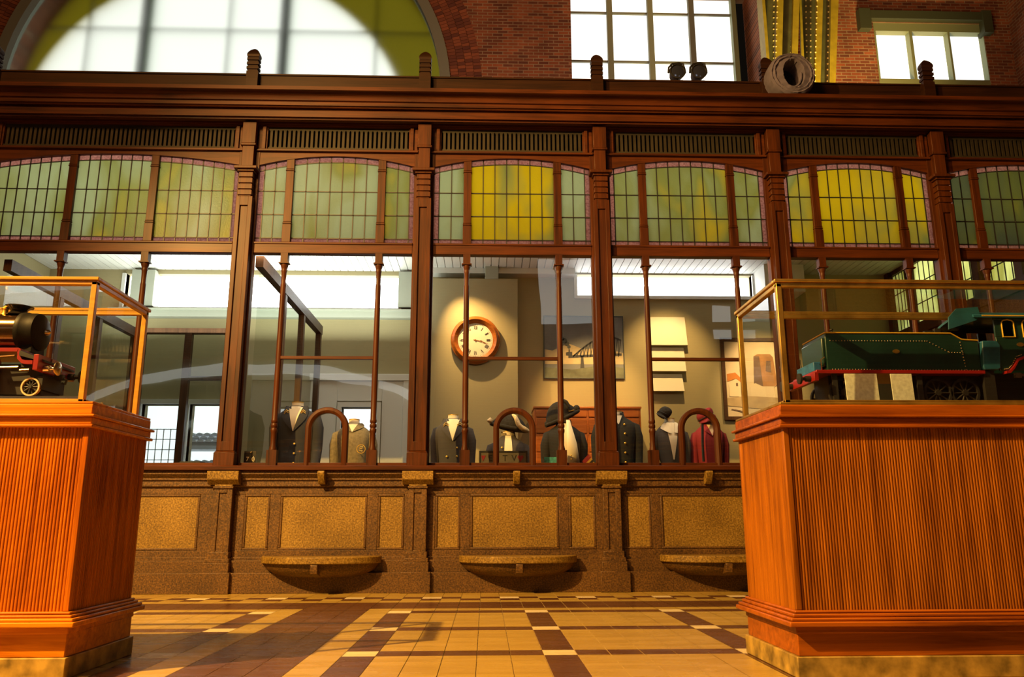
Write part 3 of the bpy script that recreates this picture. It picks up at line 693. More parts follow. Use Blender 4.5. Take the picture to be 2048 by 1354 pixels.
for b, (xa, xb) in enumerate(zip(PX[:-1], PX[1:])):
    D = bays[b]; t = thing('ticket_window', D['lab'], 'ticket window', ((xa+xb)/2, 0, ZB), 'glazed ticket bays of the screen', 'thing')
    L, R = xa+.105, xb-.105; cx = (L+R)/2
    archz = lambda x: ZS+(ZC-ZS)*max(0, 1-((x-cx)/((R-L)/2))**2)
    # frieze
    fz = MB().box(xa+.07, xb-.07, -.03, .05, ZR, ZG0-.02).box(xa+.07, xb-.07, -.03, .05, ZG1+.02, ZF-.022).box(xa+.07, xa+.17, -.03, .05, ZG0-.02, ZG1+.02).box(xb-.17, xb-.07, -.03, .05, ZG0-.02, ZG1+.02)
    fz.box(xa+.12, xb-.12, -.055, -.028, ZG1+.02, ZG1+.05).box(xa+.12, xb-.12, -.05, -.028, ZG0-.05, ZG0-.02).box(xa+.12, xa+.155, -.05, -.028, ZG0-.02, ZG1+.02).box(xb-.155, xb-.12, -.05, -.028, ZG0-.02, ZG1+.02)
    fz.box(xa+.07, xb-.07, -.06, -.02, ZR-.012, ZR+.012).box(xa+.07, xb-.07, -.075, -.02, ZG1+.075, ZF-.022)
    obj('frieze', fz, 'screen_h', t, bevel=.003)
    gr = MB().box(xa+.155, xb-.155, .03, .05, ZG0-.02, ZG1+.02, 1)
    ga_, gb_ = xa+.155, xb-.155; n = round((gb_-ga_)/.0465)
    gr.box(ga_, gb_, -.015, .02, ZG0-.02, ZG0+.012).box(ga_, gb_, -.015, .02, ZG1-.012, ZG1+.02)
    for i in range(n+1):
        x = ga_+(gb_-ga_)*i/n; gr.box(x-.013, x+.013, -.015, .02, ZG0+.012, ZG1-.012)
        if i < n:   # rounded slot ends
            for zc, s in ((ZG0+.012, -1), (ZG1-.012, 1)):
                for q in (-1, 1): gr.prism([(x+(gb_-ga_)/n/2+q*.0105, zc), (x+(gb_-ga_)/n/2+q*.003, zc), (x+(gb_-ga_)/n/2+q*.0105, zc-s*.012)], 'Y', -.014, .02)
    obj('grille', gr, ['grille', 'slot'], t)
    # arched head
    n = 24; sp = MB()
    for i in range(n):
        x0, x1 = L+(R-L)*i/n, L+(R-L)*(i+1)/n
        sp.prism([(x0, archz(x0)), (x1, archz(x1)), (x1, ZR-.012), (x0, ZR-.012)], 'Y', -.03, .045)
    obj('arched_head', sp, 'screen_h', t, angle=40)
    # mullions, leaded panes
    m0, m1 = D['mul']; ed = [L, m0-.04, m0+.04, m1-.04, m1+.04, R]
    for mx in (m0, m1):
        mm = MB().box(mx-.04, mx+.04, -.025, .04, ZT1, archz(mx)+.005)
        for z in (ZT1+.20, archz(mx)-.13): mm.box(mx-.045, mx+.045, -.034, .045, z, z+.012).box(mx-.043, mx+.043, -.030, .045, z+.020, z+.028)
        mm.box(mx-.044, mx+.044, -.034, .045, ZT1, ZT1+.19)
        obj('mullion', mm, 'screen_v', t, bevel=.003)
    for k in range(3):
        a, c = ed[2*k], ed[2*k+1]
        bl = .05 if k == 0 else 0.0; brr = .05 if k == 2 else 0.0
        if D.get('wide'): ncol = 7
        else: ncol = 7 if k == 1 else 2
        xs = ([a] if bl else [])+[a+bl+(c-brr-a-bl)*i/ncol for i in range(ncol+1)]+([c] if brr else [])
        pn = MB(); cm = MB()
        zrow = [ZT1, ZT1+.055]
        for i in range(len(xs)-1):
            x0, x1 = xs[i], xs[i+1]; edge = (bl and i == 0) or (brr and i == len(xs)-2)
            zt0, zt1 = archz(x0)-.055, archz(x1)-.055
            hrow = (ZS-.02-ZT1-.055)/3
            zs = [ZT1, ZT1+.055, ZT1+.055+hrow, ZT1+.055+2*hrow]
            for j in range(5):
                if j < 3: q = [(x0, zs[j]), (x1, zs[j]), (x1, zs[j+1]), (x0, zs[j+1])]
                elif j == 3: q = [(x0, zs[3]), (x1, zs[3]), (x1, zt1), (x0, zt0)]
                else: q = [(x0, zt0), (x1, zt1), (x1, archz(x1)), (x0, archz(x0))]
                pn.add([(x, .012, z) for x, z in q], [(0, 1, 2, 3)], 1 if (edge or j in (0, 4)) else 0)
            w_ = .0045
            if i > 0: cm.box(x0-w_, x0+w_, .004, .018, ZT1, archz(x0))
            for z in zs[1:]: cm.box(x0, x1, .004, .018, z-w_, z+w_)
            cm.prism([(x0, zt0-w_), (x1, zt1-w_), (x1, zt1+w_), (x0, zt0+w_)], 'Y', .004, .018)
            for z in zs[2:]+[zt0]:
                if i > 0: cm.ball((x0, .004, z), .008, 6)
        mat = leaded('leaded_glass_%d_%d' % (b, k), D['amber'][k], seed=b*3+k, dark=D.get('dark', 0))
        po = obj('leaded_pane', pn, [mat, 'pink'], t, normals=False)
        obj('lead_came', cm, 'lead', po)
    # transom, bottom rail, pane
    obj('transom', MB().box(L, R, -.04, .05, ZT0, ZT1).box(L, R, -.05, -.038, ZT1-.025, ZT1-.004), 'screen_h', t, bevel=.004)
    obj('bottom_rail', MB().box(L, R, -.04, .05, ZB, ZB+.035), 'screen_h', t, bevel=.003)
    obj('clear_pane', MB().add([(L, .02, ZB), (R, .02, ZB), (R, .02, ZT0), (L, .02, ZT0)], [(0, 1, 2, 3)]), 'glass', t, normals=False)
    # colonettes
    for mx in (m0, m1):
        c = MB(); y = -.012
        c.box(mx-.036, mx+.036, y-.036, y+.036, ZT0-.10, ZT0).box(mx-.05, mx+.05, y-.048, y+.03, ZT0-.112, ZT0-.10)
        h = ZT0-.112
        c.lathe([(.040, 0), (.038, -.02), (.030, -.045), (.028, -.06), (.031, -.07), (.026, -.085), (.023, -.20), (.027, -.22)], (mx, y, h), seg=14)
        zb_ = ZB+.155
        c.lathe([(.027, h-.22), (.030, 1.9), (.029, zb_+.30), (.033, zb_+.29), (.033, zb_+.27), (.026, zb_+.26), (.033, zb_+.245), (.033, zb_+.225), (.026, zb_+.215), (.033, zb_+.2), (.033, zb_+.18), (.028, zb_+.165), (.026, zb_+.05), (.036, zb_+.01), (.036, zb_)], (mx, y, 0), seg=14)
        c.box(mx-.048, mx+.048, y-.05, y+.03, ZB, zb_)
        obj('colonette', c, 'screen_v', t)
    if not D.get('wide'):
        obj('crossbar', MB().box(m0, m1, -.03, .012, 2.19, 2.222), 'screen_h', t, bevel=.004)
    if hatch[b] is not None:
        hx = hatch[b]; ro, ri = .205, .148; zc = zat(815, -.03)-ro
        hm = MB(); o_ = [(hx-ro, ZB)]+arc(hx, zc, ro, PI, 0, 24)+[(hx+ro, ZB)]; i_ = [(hx-ri, ZB)]+arc(hx, zc, ri, PI, 0, 24)+[(hx+ri, ZB)]
        k = len(o_)
        rings = []
        for (ox, oz), (ix, iz) in zip(o_, i_):
            e = .008
            dx, dz = (ix-ox), (iz-oz); l = math.hypot(dx, dz); dx /= l; dz /= l
            rings.append([(ox, .015, oz), (ox, -.045+e, oz), (ox+dx*e, -.045, oz+dz*e), (ox+dx*l*.55, -.048, oz+dz*l*.55), (ix-dx*e, -.040, iz-dz*e), (ix, -.04+e, iz), (ix, .015, iz)])
        hm.loft(rings); obj('hatch_arch', hm, 'screen_v', t, angle=30)

# counter ledge
ld = thing('counter_ledge', 'thin dark wooden counter ledge running under the ticket windows', 'ledge', (0, 0, 1.1), None, 'thing')
zl1, zl0 = ZB, zat(941, -.2)
obj('board', MB().prism([(.3, zl1), (.3, zl0), (-.185, zl0), (-.2, zl0+.008), (-.2, zl1-.008), (-.19, zl1)], 'X', -6.4, 6.8), 'screen_h', ld)
# stone base
SY = -.09
sb = thing('stone_dado', 'long granite dado wall with recessed panels under the ticket windows', 'dado', (0, 0, 0), None, 'thing')
st = MB()
st.box(-6.4, 6.8, SY+.02, .05, 0, zl0)                       # core
zc1, zc2, zp1, zp0, zl_ = zat(958, -.14), zat(975, -.11), zat(988, SY), zat(1099, SY), zat(1112, -.12)
st.prism([(SY, zl0), (-.165, zl0), (-.165, zl0-.03), (-.15, zl0-.045), (-.13, zc1+.01), (-.13, zc1-.01), (SY, zc1-.015)], 'X', -6.4, 6.8)
st.prism([(SY, zc1), (-.115, zc1), (-.115, zc2+.012), (SY, zc2)], 'X', -6.4, 6.8)
st.box(-6.4, 6.8, SY, .0, zp1, zc1); st.box(-6.4, 6.8, SY, .0, 0, zp0)
zs1, zs2 = zat(1119, -.15), zat(1144, -.21)
st.box(-6.4, 6.8, -.125, 0, 0, zs1+.03); st.box(-6.4, 6.8, -.16, 0, 0, zs1); st.box(-6.4, 6.8, -.215, 0, 0, zs2)
panels = {0: [(-4.92, -3.95), (-3.80, -2.66)], 1: [(-2.245, -2.012), (-1.915, -1.107), (-1.005, -.758)], 2: [(-.468, -.234), (-.14, .695), (.79, 1.045)], 3: [(1.33, 1.572), (1.664, 2.50), (2.60, 2.86)], 4: [(3.17, 3.42), (3.52, 4.32), (4.40, 4.64)], 5: [(4.95, 6.4)]}
stiles = sorted([p for b in panels.values() for p in b])
prev = -6.4
for a, c in stiles: st.box(prev, a, SY, 0, zp0, zp1); prev = c
st.box(prev, 6.8, SY, 0, zp0, zp1)
obj('frame', st, 'stone', sb, bevel=.004, angle=30)
for a, c in stiles:
    m = MB().box(a+.022, c-.022, SY+.005, SY+.03, zp0+.022, zp1-.022)
    po = obj('panel', m, 'stonelight', sb)
    e = .022; bd = MB()
    for (x0, x1, z0, z1) in ((a, c, zp1-e, zp1), (a, c, zp0, zp0+e), (a, a+e, zp0+e, zp1-e), (c-e, c, zp0+e, zp1-e)):
        bd.box(x0, x1, SY-.004, SY+.03, z0, z1)
    obj('bead', bd, 'stone', po, bevel=.006)
# stone pilasters
def pilaster(x):
    m = MB(); w = .085; yf = -.165
    m.box(x-w, x+w, yf+.012, SY+.01, zs1, zc2)
    for s in (-1, 1): m.box(x+s*w, x+s*(w-.05), yf, yf+.02, zs1, zc2)
    m.box(x-w+.05, x+w-.05, yf, yf+.02, zs1, zp0+.0).box(x-w+.05, x+w-.05, yf, yf+.02, zp1+.01, zc2)
    m.box(x-w-.008, x+w+.008, yf-.012, SY, zc2-.01, zc2+.012)
    t = obj('pilaster', m, 'stone', sb, bevel=.004)
    c = MB(); z0 = zat(962, -.2)
    c.box(x-w+.002, x+w-.002, yf, SY, zc2+.012, z0-.02).prism([(yf, z0-.03), (yf-.05, z0+.015), (yf-.055, zl0-.004), (SY, zl0-.004), (SY, z0-.03)], 'X', x-w-.06, x+w+.06)
    obj('capital', c, 'stonelight', t, bevel=.004)
    b = MB(); b.box(x-w-.012, x+w+.012, yf-.03, SY, zs1-.02, zs1+.075).box(x-w-.025, x+w+.025, yf-.045, SY, zs1-.02, zs1+.018).box(x-w-.032, x+w+.032, yf-.06, SY, zs2, zs1-.018).box(x-w-.052, x+w+.052, yf-.09, SY, 0, zs2+.005)
    obj('base', b, 'stone', t, bevel=.005)
    return t
for i in range(6): pilaster(PX[i]+(.032, .032, .02, .01, .02, .02)[i])
# stone seats (half-round shelves) and brackets
def seat(x, lab, w=.545):
    t = thing('stone_bench', lab, 'bench', (x, -.2, .16), 'half-round stone benches under the hatches')
    z1, z0 = zat(1113, -.45), zat(1128, -.5); d = .34
    half = lambda s, dd: [(x+w*s*math.cos(a), -.16-dd*s*math.sin(a)) for a in [PI*i/28 for i in range(29)]]
    m = MB(); top = half(1, d)
    m.prism(top, 'Z', z0, z1)
    obj('slab', m, 'stonelight', t, bevel=.008)
    bowl = MB(); rings = []
    for k in range(7):
        q = k/6; s = .95*math.cos(q*PI/2*.72); rings.append([(px_, py_, z0-.002-(z0-zat(1152, -.24))*math.sin(q*PI/2)) for px_, py_ in half(s, d*.92)])
    bowl.loft(rings); obj('bowl', bowl, 'stone', t, angle=50)
    bz = zat(1150, -.5)
    obj('bracket', MB().prism([(-.16, z0), (-.515, z0), (-.52, z0-.015), (-.505, z0-.08), (-.44, bz-.0), (-.30, bz-.03), (-.16, bz-.04)], 'X', x-.032, x+.032), 'stone', t, bevel=.006)
for x, l in zip((-1.49, .305, 2.165), ('left half-round stone bench below the leftmost uniforms', 'middle half-round stone bench below the clock bay', 'right half-round stone bench half hidden by the right showcase')): seat(x, l)
for x, l in zip((-1.525, .295, 2.115), ('small stone bracket under the ledge below the left hatch', 'small stone bracket under the ledge below the middle hatch', 'small stone bracket under the ledge beside the right showcase')):
    zb_ = zat(968, -.2)
    tag(obj('stone_bracket', MB().prism([(-.11, zl0-.003), (-.235, zl0-.003), (-.24, zl0-.02), (-.225, zl0-.06), (-.19, zb_+.02), (-.17, zb_), (-.11, zb_)], 'X', x-.032, x+.032), 'stonelight', bevel=.006), l, 'bracket', 'stone brackets under the ledge', 'thing')

# ================================================================== SHOWCASES
def reed_face(m, a, b, c0, z0, z1, axis, sgn, pitch, rise=.28):
    """a row of half-round reeds from a to b along axis, standing out of plane c0"""
    n = max(1, round((b-a)/pitch)); p = (b-a)/n; d = p*rise
    for i in range(n):
        q = a+i*p; pts = [(q+p*.06, 0), (q+p*.12, d*.7), (q+p*.32, d), (q+p*.68, d), (q+p*.88, d*.7), (q+p*.94, 0)]
        vs = []
        for z in (z0, z1):
            for u, h in pts: vs.append((u, c0+sgn*h, z) if axis == 'X' else (c0+sgn*h, u, z))
        k = len(pts); m.add(vs, [(j, j+1, k+j+1, k+j) for j in range(k-1)])
def frame_ring(m, x0, x1, y0, y1, z0, z1, mi=0): m.box(x0, x1, y0, y1, z0, z1, mi)
def showcase(lab, x0, x1, y0, y1, side, zs, pitch, mats, gx, brassrim):
    """x0..x1,y0..y1: footprint of the reeded body; zs: plinth top, skirting bottom, skirting top, panel top, cap top, glass top"""
    zp_, zk0, zk1, zpan, zcap, ztop = zs
    t = thing('showcase', lab, 'display case', ((x0+x1)/2, (y0+y1)/2, 0), 'glass showcases on wooden bases')
    obj('plinth', MB().box(x0-.025, x1+.025, y0-.025, y1+.025, 0, zp_), 'oldmetal', t, bevel=.004)
    sk = MB().box(x0-.012, x1+.012, y0-.012, y1+.012, zp_, zk0+.005)
    obj('base_board', sk, mats['h'], t, bevel=.003)
    mo = MB()
    for k, (o, za, zb2) in enumerate(((.018, zk0-.03, zk0), (.055, zk0, zk0+.022), (.045, zk0+.022, zk0+.036), (.030, zk0+.036, zk1-.012), (.018, zk1-.012, zk1))):
        mo.box(x0-o, x1+o, y0-o, y1+o, za, zb2)
    obj('skirting_moulding', mo, mats['h'], t, bevel=.005)
    core = MB().box(x0+.004, x1-.004, y0+.004, y1-.004, zk1-.01, zpan+.01)
    body = obj('body', core, mats['v'], t)
    rf = MB(); reed_face(rf, x0+.022, x1-.022, y0+.004, zk1, zpan, 'X', -1, pitch)
    obj('front_reeding', rf, mats['v'], t, normals=False, angle=60)
    rs = MB()
    if side < 0: reed_face(rs, y0+.022, y1-.022, x0+.004, zk1, zpan, 'Y', -1, pitch*1.1, .5)
    else: reed_face(rs, y0+.022, y1-.022, x1-.004, zk1, zpan, 'Y', 1, pitch*1.1, .5)
    obj('side_reeding', rs, mats['v'], t, normals=False, angle=60)
    for xx in (x0, x1):
        for yy in (y0, y1): obj('corner_strip', MB().box(xx-.004 if xx == x0 else xx-.022, xx+.022 if xx == x0 else xx+.004, yy-.004 if yy == y0 else yy-.022, yy+.022 if yy == y0 else yy+.004, zk1, zpan), mats['v'], t, bevel=.003)
    zmid = zpan+(zcap-zpan)*.48
    cpm = MB()
    for o, za, zb2 in ((.026, zpan-.004, zpan+.010), (.016, zpan+.010, zmid-.012), (.030, zmid-.012, zmid), (.012-gx*.0, zmid, zcap-.012)):
        cpm.box(x0-o, x1+o, y0-o, y1+o, za, zb2)
    obj('cap_moulding', cpm, mats['h'], t, bevel=.004)
    ob = MB().box(x0-.01, x1+.01, y0-.01, y1+.01, zcap-.012, zcap)
    obj('case_floor', ob, 'brass' if brassrim else mats['h'], t, bevel=.003)
    # glass box
    a0, a1, b0, b1 = x0+gx, x1-gx, y0+.012, y1-.012; w = .026
    fm = mats['frame']
    for xx in (a0, a1-w):
        for yy in (b0, b1-w): obj('frame_post', MB().box(xx, xx+w, yy, yy+w, zcap, ztop-.02), fm, t, bevel=.003)
    tr = MB()
    for za, zb2, o in ((ztop-.038, ztop-.016, 0), (ztop-.016, ztop, .008)):
        tr.box(a0-o, a1+o, b0-o, b0+w, za, zb2).box(a0-o, a1+o, b1-w, b1+o, za, zb2).box(a0-o, a0+w, b0+w, b1-w, za, zb2).box(a1-w, a1+o, b0+w, b1-w, za, zb2)
    obj('top_frame', tr, fm, t, bevel=.003)
    br = MB(); z2 = zcap+.014
    br.box(a0, a1, b0, b0+w, zcap, z2).box(a0, a1, b1-w, b1, zcap, z2).box(a0, a0+w, b0+w, b1-w, zcap, z2).box(a1-w, a1, b0+w, b1-w, zcap, z2)
    obj('bottom_frame', br, 'brass' if brassrim else fm, t, bevel=.002)
    def pane(vs): obj('glass_pane', MB().add(vs, [(0, 1, 2, 3)]), 'caseglass', t, normals=False)
    e = w/2; zg0, zg1 = zcap+.002, ztop-.03
    pane([(a0+e, b0+e, zg0), (a1-e, b0+e, zg0), (a1-e, b0+e, zg1), (a0+e, b0+e, zg1)])
    pane([(a0+e, b1-e, zg0), (a1-e, b1-e, zg0), (a1-e, b1-e, zg1), (a0+e, b1-e, zg1)])
    pane([(a0+e, b0+e, zg0), (a0+e, b1-e, zg0), (a0+e, b1-e, zg1), (a0+e, b0+e, zg1)])
    pane([(a1-e, b0+e, zg0), (a1-e, b1-e, zg0), (a1-e, b1-e, zg1), (a1-e, b0+e, zg1)])
    pane([(a0+e, b0+e, zg1), (a1-e, b0+e, zg1), (a1-e, b1-e, zg1), (a0+e, b1-e, zg1)])
    return t
showcase('glass showcase on a reeded orange wooden base at right, holding a green tender', 1.318, 4.3, -4.30, -3.67, -1, (.086, .205, .268, 1.040, 1.150, 1.728), .0128,
         dict(h='case_h', v='case_v', frame='brass'), .022, True)
showcase('glass showcase on a reeded red wooden base at left, holding a black locomotive', -4.4, -1.762, -4.185, -3.575, 1, (.086, .208, .268, 1.050, 1.163, 1.748), .0148,
         dict(h='red_h', v='red_v', frame='frame_gold'), .045, False)

# ---- model locomotive in the left case
def wheel(m, c, r, w=.018, spokes=10, mi=0, rim=1):
    x, y, z = c
    n = 28
    o = [(r*math.cos(2*PI*i/n), r*math.sin(2*PI*i/n)) for i in range(n)]
    ring = []
    for rr, yy in ((r, -w/2), (r, w/2), (r*.84, w/2), (r*.84, -w/2)):
        ring.append([(x+rr*math.cos(2*PI*i/n), y+yy, z+rr*math.sin(2*PI*i/n)) for i in range(n)])
    m.loft(ring, rim, False, True)
    for k in range(spokes):
        a = 2*PI*k/spokes; m.tube([(x+.15*r*math.cos(a), y, z+.15*r*math.sin(a)), (x+.86*r*math.cos(a), y, z+.86*r*math.sin(a))], .0045, 6, mi)
    m.lathe([(.001, -w*.7), (r*.2, -w*.7), (r*.2, w*.7), (.001, w*.7)], (x, y, z), 'Y', 14, mi)
ZC0 = 1.163
YL = -3.90
lx = lambda px, py=680, Y=YL: xat(px, py, Y)
lz = lambda py, Y=YL, px=60: zat(py, Y, px)
lo = thing('model_locomotive', 'black model steam locomotive with red frame inside the left showcase', 'model locomotive', (-2.6, YL, ZC0))
zbx = lz(665); rb = lz(628)-zbx                     # boiler axis
xf = lx(80); xs0 = lx(46)
obj('boiler', MB().lathe([(.001, -1.35), (rb*.93, -1.35), (rb*.93, 0), (.001, 0)], (xs0, YL, zbx), 'X', 40), 'copper', lo, angle=50)
bands = MB()
for q in (-.12, -.42, -.75, -1.1): bands.lathe([(rb*.93, 0), (rb*.96, 0), (rb*.96, .018), (rb*.93, .018)], (xs0+q, YL, zbx), 'X', 40)
obj('boiler_band', bands, 'brass', lo)
sm = MB().lathe([(.001, 0), (rb*1.04, 0), (rb*1.06, .012), (rb*1.04, .024), (rb*1.0, .03), (rb*1.0, xf-xs0-.02), (rb*.97, xf-xs0), (rb*.75, xf-xs0+.012), (.001, xf-xs0+.03)], (xs0, YL, zbx), 'X', 40)
sm.box(xs0+.01, xf-.005, YL-rb*.62, YL+rb*.62, lz(708), zbx)
obj('smokebox', sm, 'blacks', lo, angle=50)
hr = MB().tube([(xf-.005+.002, YL+rb*.82*math.cos(a), zbx+rb*.82*math.sin(a)) for a in [PI*(.05+.9*i/16) for i in range(17)]], .004, 6)
hr.lathe([(.001, 0), (.018, 0), (.012, .02), (.001, .03)], (xf+.02, YL, zbx), 'X', 12)
obj('handrail', hr, 'steelm', lo)
chx = lx(38, 625); zc0 = zbx+rb*.9; hct = lz(614)-zc0
obj('chimney', MB().lathe([(.055, 0), (.038, .02), (.034, hct*.45), (.044, hct*.75), (.062, hct*.92), (.064, hct), (.050, hct), (.030, hct*.5), (.001, hct*.5)], (chx, YL, zc0), seg=22), 'black', lo)
dx_ = lx(8, 640)
obj('safety_valve', MB().lathe([(.020, 0), (.014, .012), (.014, .03), (.018, .034), (.010, .045), (.001, .048)], (dx_, YL, zc0), seg=18), 'brass', lo)
obj('steam_dome', MB().lathe([(.075, -.02), (.06, .01), (.058, .05), (.04, .075), (.001, .085)], (dx_-.42, YL, zc0), seg=18), 'black', lo)
zrb = lz(707)
rw_ = .044; wc_ = at(62, 774, YL-.10); zrail = wc_.z-rw_
ru = MB(); yA, yB2 = YL-.135, YL+.135; hb = .020
xk = lx(72, 712); xe = lx(96, 730); zl2 = lz(731)
pr = [(-4.1, zrb), (xk-.01, zrb), (xk, zrb-.006), (xk+.003, zrb-.02), (xk+.003, zl2+.02), (xk+.012, zl2+.004), (xk+.03, zl2), (xe, zl2)]
low = [(x+(-.014 if 1 < i < 5 else 0), z-(.018 if i < 2 or i > 4 else .012)) for i, (x, z) in enumerate(pr)]
for a, b, c, d in zip(pr[:-1], pr[1:], low[1:], low[:-1]): ru.prism([d, c, b, a], 'Y', yA, yB2)
obj('running_board', ru, 'red', lo)
obj('frame', MB().box(-4.1, lx(104, 760), YL-.085, YL+.085, zrail+.01, zl2-.01).box(xk+.005, xe, YL-.12, YL+.12, zl2-.03, zl2-.004), 'blackm', lo)
cy = MB().lathe([(.001, -.20), (.05, -.20), (.052, -.19), (.052, -.01), (.05, 0), (.001, 0)], (lx(20, 735), YL-.115, lz(742)), 'X', 20)
obj('cylinder', cy, 'red', lo)
rods = MB().tube([(lx(20, 742), YL-.125, lz(723)), (lx(-30, 742), YL-.125, lz(723))], .009, 8).tube([(lx(40), YL-.125, lz(745)), (lx(75), YL-.125, lz(744))], .007, 8).tube([(lx(78), YL-.125, lz(750)), (lx(96), YL-.125, lz(749))], .006, 8).tube([(lx(28), YL-.13, lz(725)), (lx(66), YL-.13, lz(722))], .004, 6)
obj('piston_rod', rods, 'copper', lo)
wm = MB()
wheel(wm, tuple(wc_), rw_); obj('wheel', wm, ['blackm', 'cream'], lo)
for q in (.42, .80, 1.18):
    wm = MB(); wheel(wm, (lx(62, 775)-q, YL-.10, zrail+.11), .11, spokes=14); obj('wheel', wm, ['blackm', 'red'], lo)
bbx = lx(106, 745)
bb = MB().box(bbx-.006, bbx+.018, YL-.17, YL+.17, lz(752), lz(722))
obj('buffer_beam', bb, 'red', lo, bevel=.002)
obj('footplate', MB().prism([(xf-.01, lz(712)), (bbx+.03, lz(731)), (bbx+.03, lz(735)), (xf-.01, lz(722))], 'Y', YL-.14, YL+.14), 'blackm', lo)
for s in (-1, 1):
    b_ = MB().lathe([(.001, 0), (.016, 0), (.016, .03), (.009, .032), (.009, .06), (.032, .062), (.034, .068), (.026, .074), (.001, .078)], (bbx+.016, YL+s*.115, lz(746)), 'X', 18)
    obj('buffer', b_, 'steelm' if s < 0 else 'blackm', lo)
obj('coupling', MB().box(bbx+.016, bbx+.055, YL-.014, YL+.014, lz(760), lz(750)).tube([(bbx+.05, YL, lz(757)), (bbx+.07, YL, lz(760)), (bbx+.065, YL, lz(768)), (bbx+.05, YL, lz(766))], .006, 6).box(bbx-.02, bbx+.01, YL-.10, YL+.10, lz(785), lz(760)), 'blackm', lo)
obj('lamp_iron', MB().tube([(bbx+.02, YL-.06, lz(735)), (bbx+.022, YL-.06, lz(712))], .003, 6), 'steelm', lo)
obj('cab', MB().box(-4.2, -3.95, YL-.14, YL+.14, zrb, zbx+rb*1.2).box(-4.24, -3.93, YL-.16, YL+.16, zbx+rb*1.2, zbx+rb*1.28), 'black', lo)
tag(obj('model_track', MB().box(-4.3, -1.9, YL-.108, YL-.092, ZC0+.001, zrail).box(-4.3, -1.9, YL+.092, YL+.108, ZC0+.001, zrail), 'steelm'), 'pair of model rails under the black locomotive', 'rails')

# ---- model tender and cab in the right case
ZC1 = 1.150; YN = -4.09                              # near side of the tender
tx = lambda px, py=700, Y=YN: xat(px, py, Y)
tz = lambda py, Y=YN, px=1800: zat(py, Y, px)
YT0, YT1 = YN, YN+.27
tn = thing('model_tender', 'dark green model tender with red underline inside the right showcase', 'model tender', (2.0, YN+.13, ZC1))
ztop_, zbot = tz(667), tz(741)
xA = tx(1652); xB = tx(1958); xC = tx(1905); xD = tx(1925)
out = [(xA, zbot), (xB, zbot), (xB, tz(681)), (xD, tz(679)), (xC, ztop_), (xA, ztop_)]
obj('tank', MB().prism(out, 'Y', YT0, YT1), 'green', tn, bevel=.004)
obj('rear_end', MB().box(xA-.015, xA, YT0+.01, YT1-.01, zbot+.02, ztop_-.02), 'green', tn, bevel=.006)
ln = MB()
pts = [(xA, ztop_), (xC, ztop_), (xD, tz(679)), (xB, tz(681))]
ln.tube([(x, YT0-.001, z+.002) for x, z in pts], .0035, 6).tube([(x, YT1, z+.002) for x, z in pts], .0035, 6).tube([(xA, YT0, ztop_+.002), (xA, YT1, ztop_+.002)], .0035, 6)
obj('top_beading', ln, 'yellowline', tn)
rv = MB()
def rivets(m, a, b, n, y, r=.0022):
    for i in range(n): q = i/(n-1); m.ball((a[0]+(b[0]-a[0])*q, y, a[1]+(b[1]-a[1])*q), r*1.3, 6)
zr_ = tz(682)
rivets(rv, (tx(1662), zr_), (tx(1852), zr_), 34, YT0-.001); rivets(rv, (tx(1856), zr_), (tx(1896), tz(703)), 8, YT0-.001); rivets(rv, (tx(1898), tz(704)), (tx(1925), tz(705)), 6, YT0-.001)
rivets(rv, (tx(1922), tz(684)), (tx(1927), tz(738)), 10, YT0-.001); rivets(rv, (tx(1662), tz(739)), (tx(1952), tz(740)), 52, YT0-.001)
obj('rivet_row', rv, 'steelm', tn)
pl = MB().lathe([(.001, -.003), (.017, -.003), (.017, 0), (.001, 0)], (tx(1792, 703), YT0, tz(703)), 'Y', 20, 0, (1, .6))
obj('oval_plate', pl, 'brass', tn)
obj('filler_cap', MB().tube([(tx(1674, 662), YT0+.06, ztop_), (tx(1674, 662), YT0+.06, ztop_+.03)], .004, 8).lathe([(.001, 0), (.009, 0), (.009, .006), (.001, .006)], (tx(1674, 662), YT0+.06, ztop_+.028), seg=10), 'blackm', tn)
zu = tz(748)
obj('footplate', MB().box(xA-.06, tx(1962), YT0-.012, YT1+.012, zu, zbot), 'red', tn, bevel=.002)
obj('underframe', MB().box(xA+.02, tx(1690), YT0+.05, YT1-.05, ZC1+.05, zu).box(tx(1826), tx(1962), YT0+.05, YT1-.05, ZC1+.05, zu), 'blackm', tn)
wz = (zu-ZC1-.012)/2
for q in (1690, 1880, 1935):
    for y in (YT0+.03, YT1-.03):
        wm = MB(); wheel(wm, (tx(q, 770), y, ZC1+.012+wz*.9), wz*.9, spokes=10); obj('wheel', wm, ['blackm', 'blackm'], tn)
for q in (1672, 1712, 1842): obj('axle_guard', MB().box(tx(q, 770)-.012, tx(q, 770)+.012, YT0+.005, YT0+.018, ZC1+.03, zu), 'blackm', tn)
bx_ = xA-.065
obj('buffer_beam', MB().box(bx_-.015, bx_+.006, YT0-.03, YT1+.03, tz(764), tz(747)), 'red', tn, bevel=.002)
for y in (YT0+.02, YT1-.02):
    obj('buffer', MB().lathe([(.001, 0), (.014, 0), (.014, -.03), (.008, -.032), (.008, -.05), (.026, -.052), (.026, -.062), (.001, -.066)], (bx_-.01, y, tz(757)), 'X', 16), 'blackm', tn)
obj('toolbox', MB().box(xA-.055, xA-.012, YT0+.03, YT1-.03, zbot, tz(722)), 'blue', tn, bevel=.004)
obj('grab_rail', MB().tube([(xA-.02, YT0+.02, zbot+.005), (xA-.03, YT0+.0, tz(720)), (xA-.012, YT0-.002, tz(715))], .003, 6).tube([(xA-.02, YT1-.02, zbot), (xA-.03, YT1-.02, tz(700))], .003, 6).tube([(xA-.025, YT0, tz(727)), (xA-.028, YT1, tz(727))], .002, 6), 'steelm', tn)
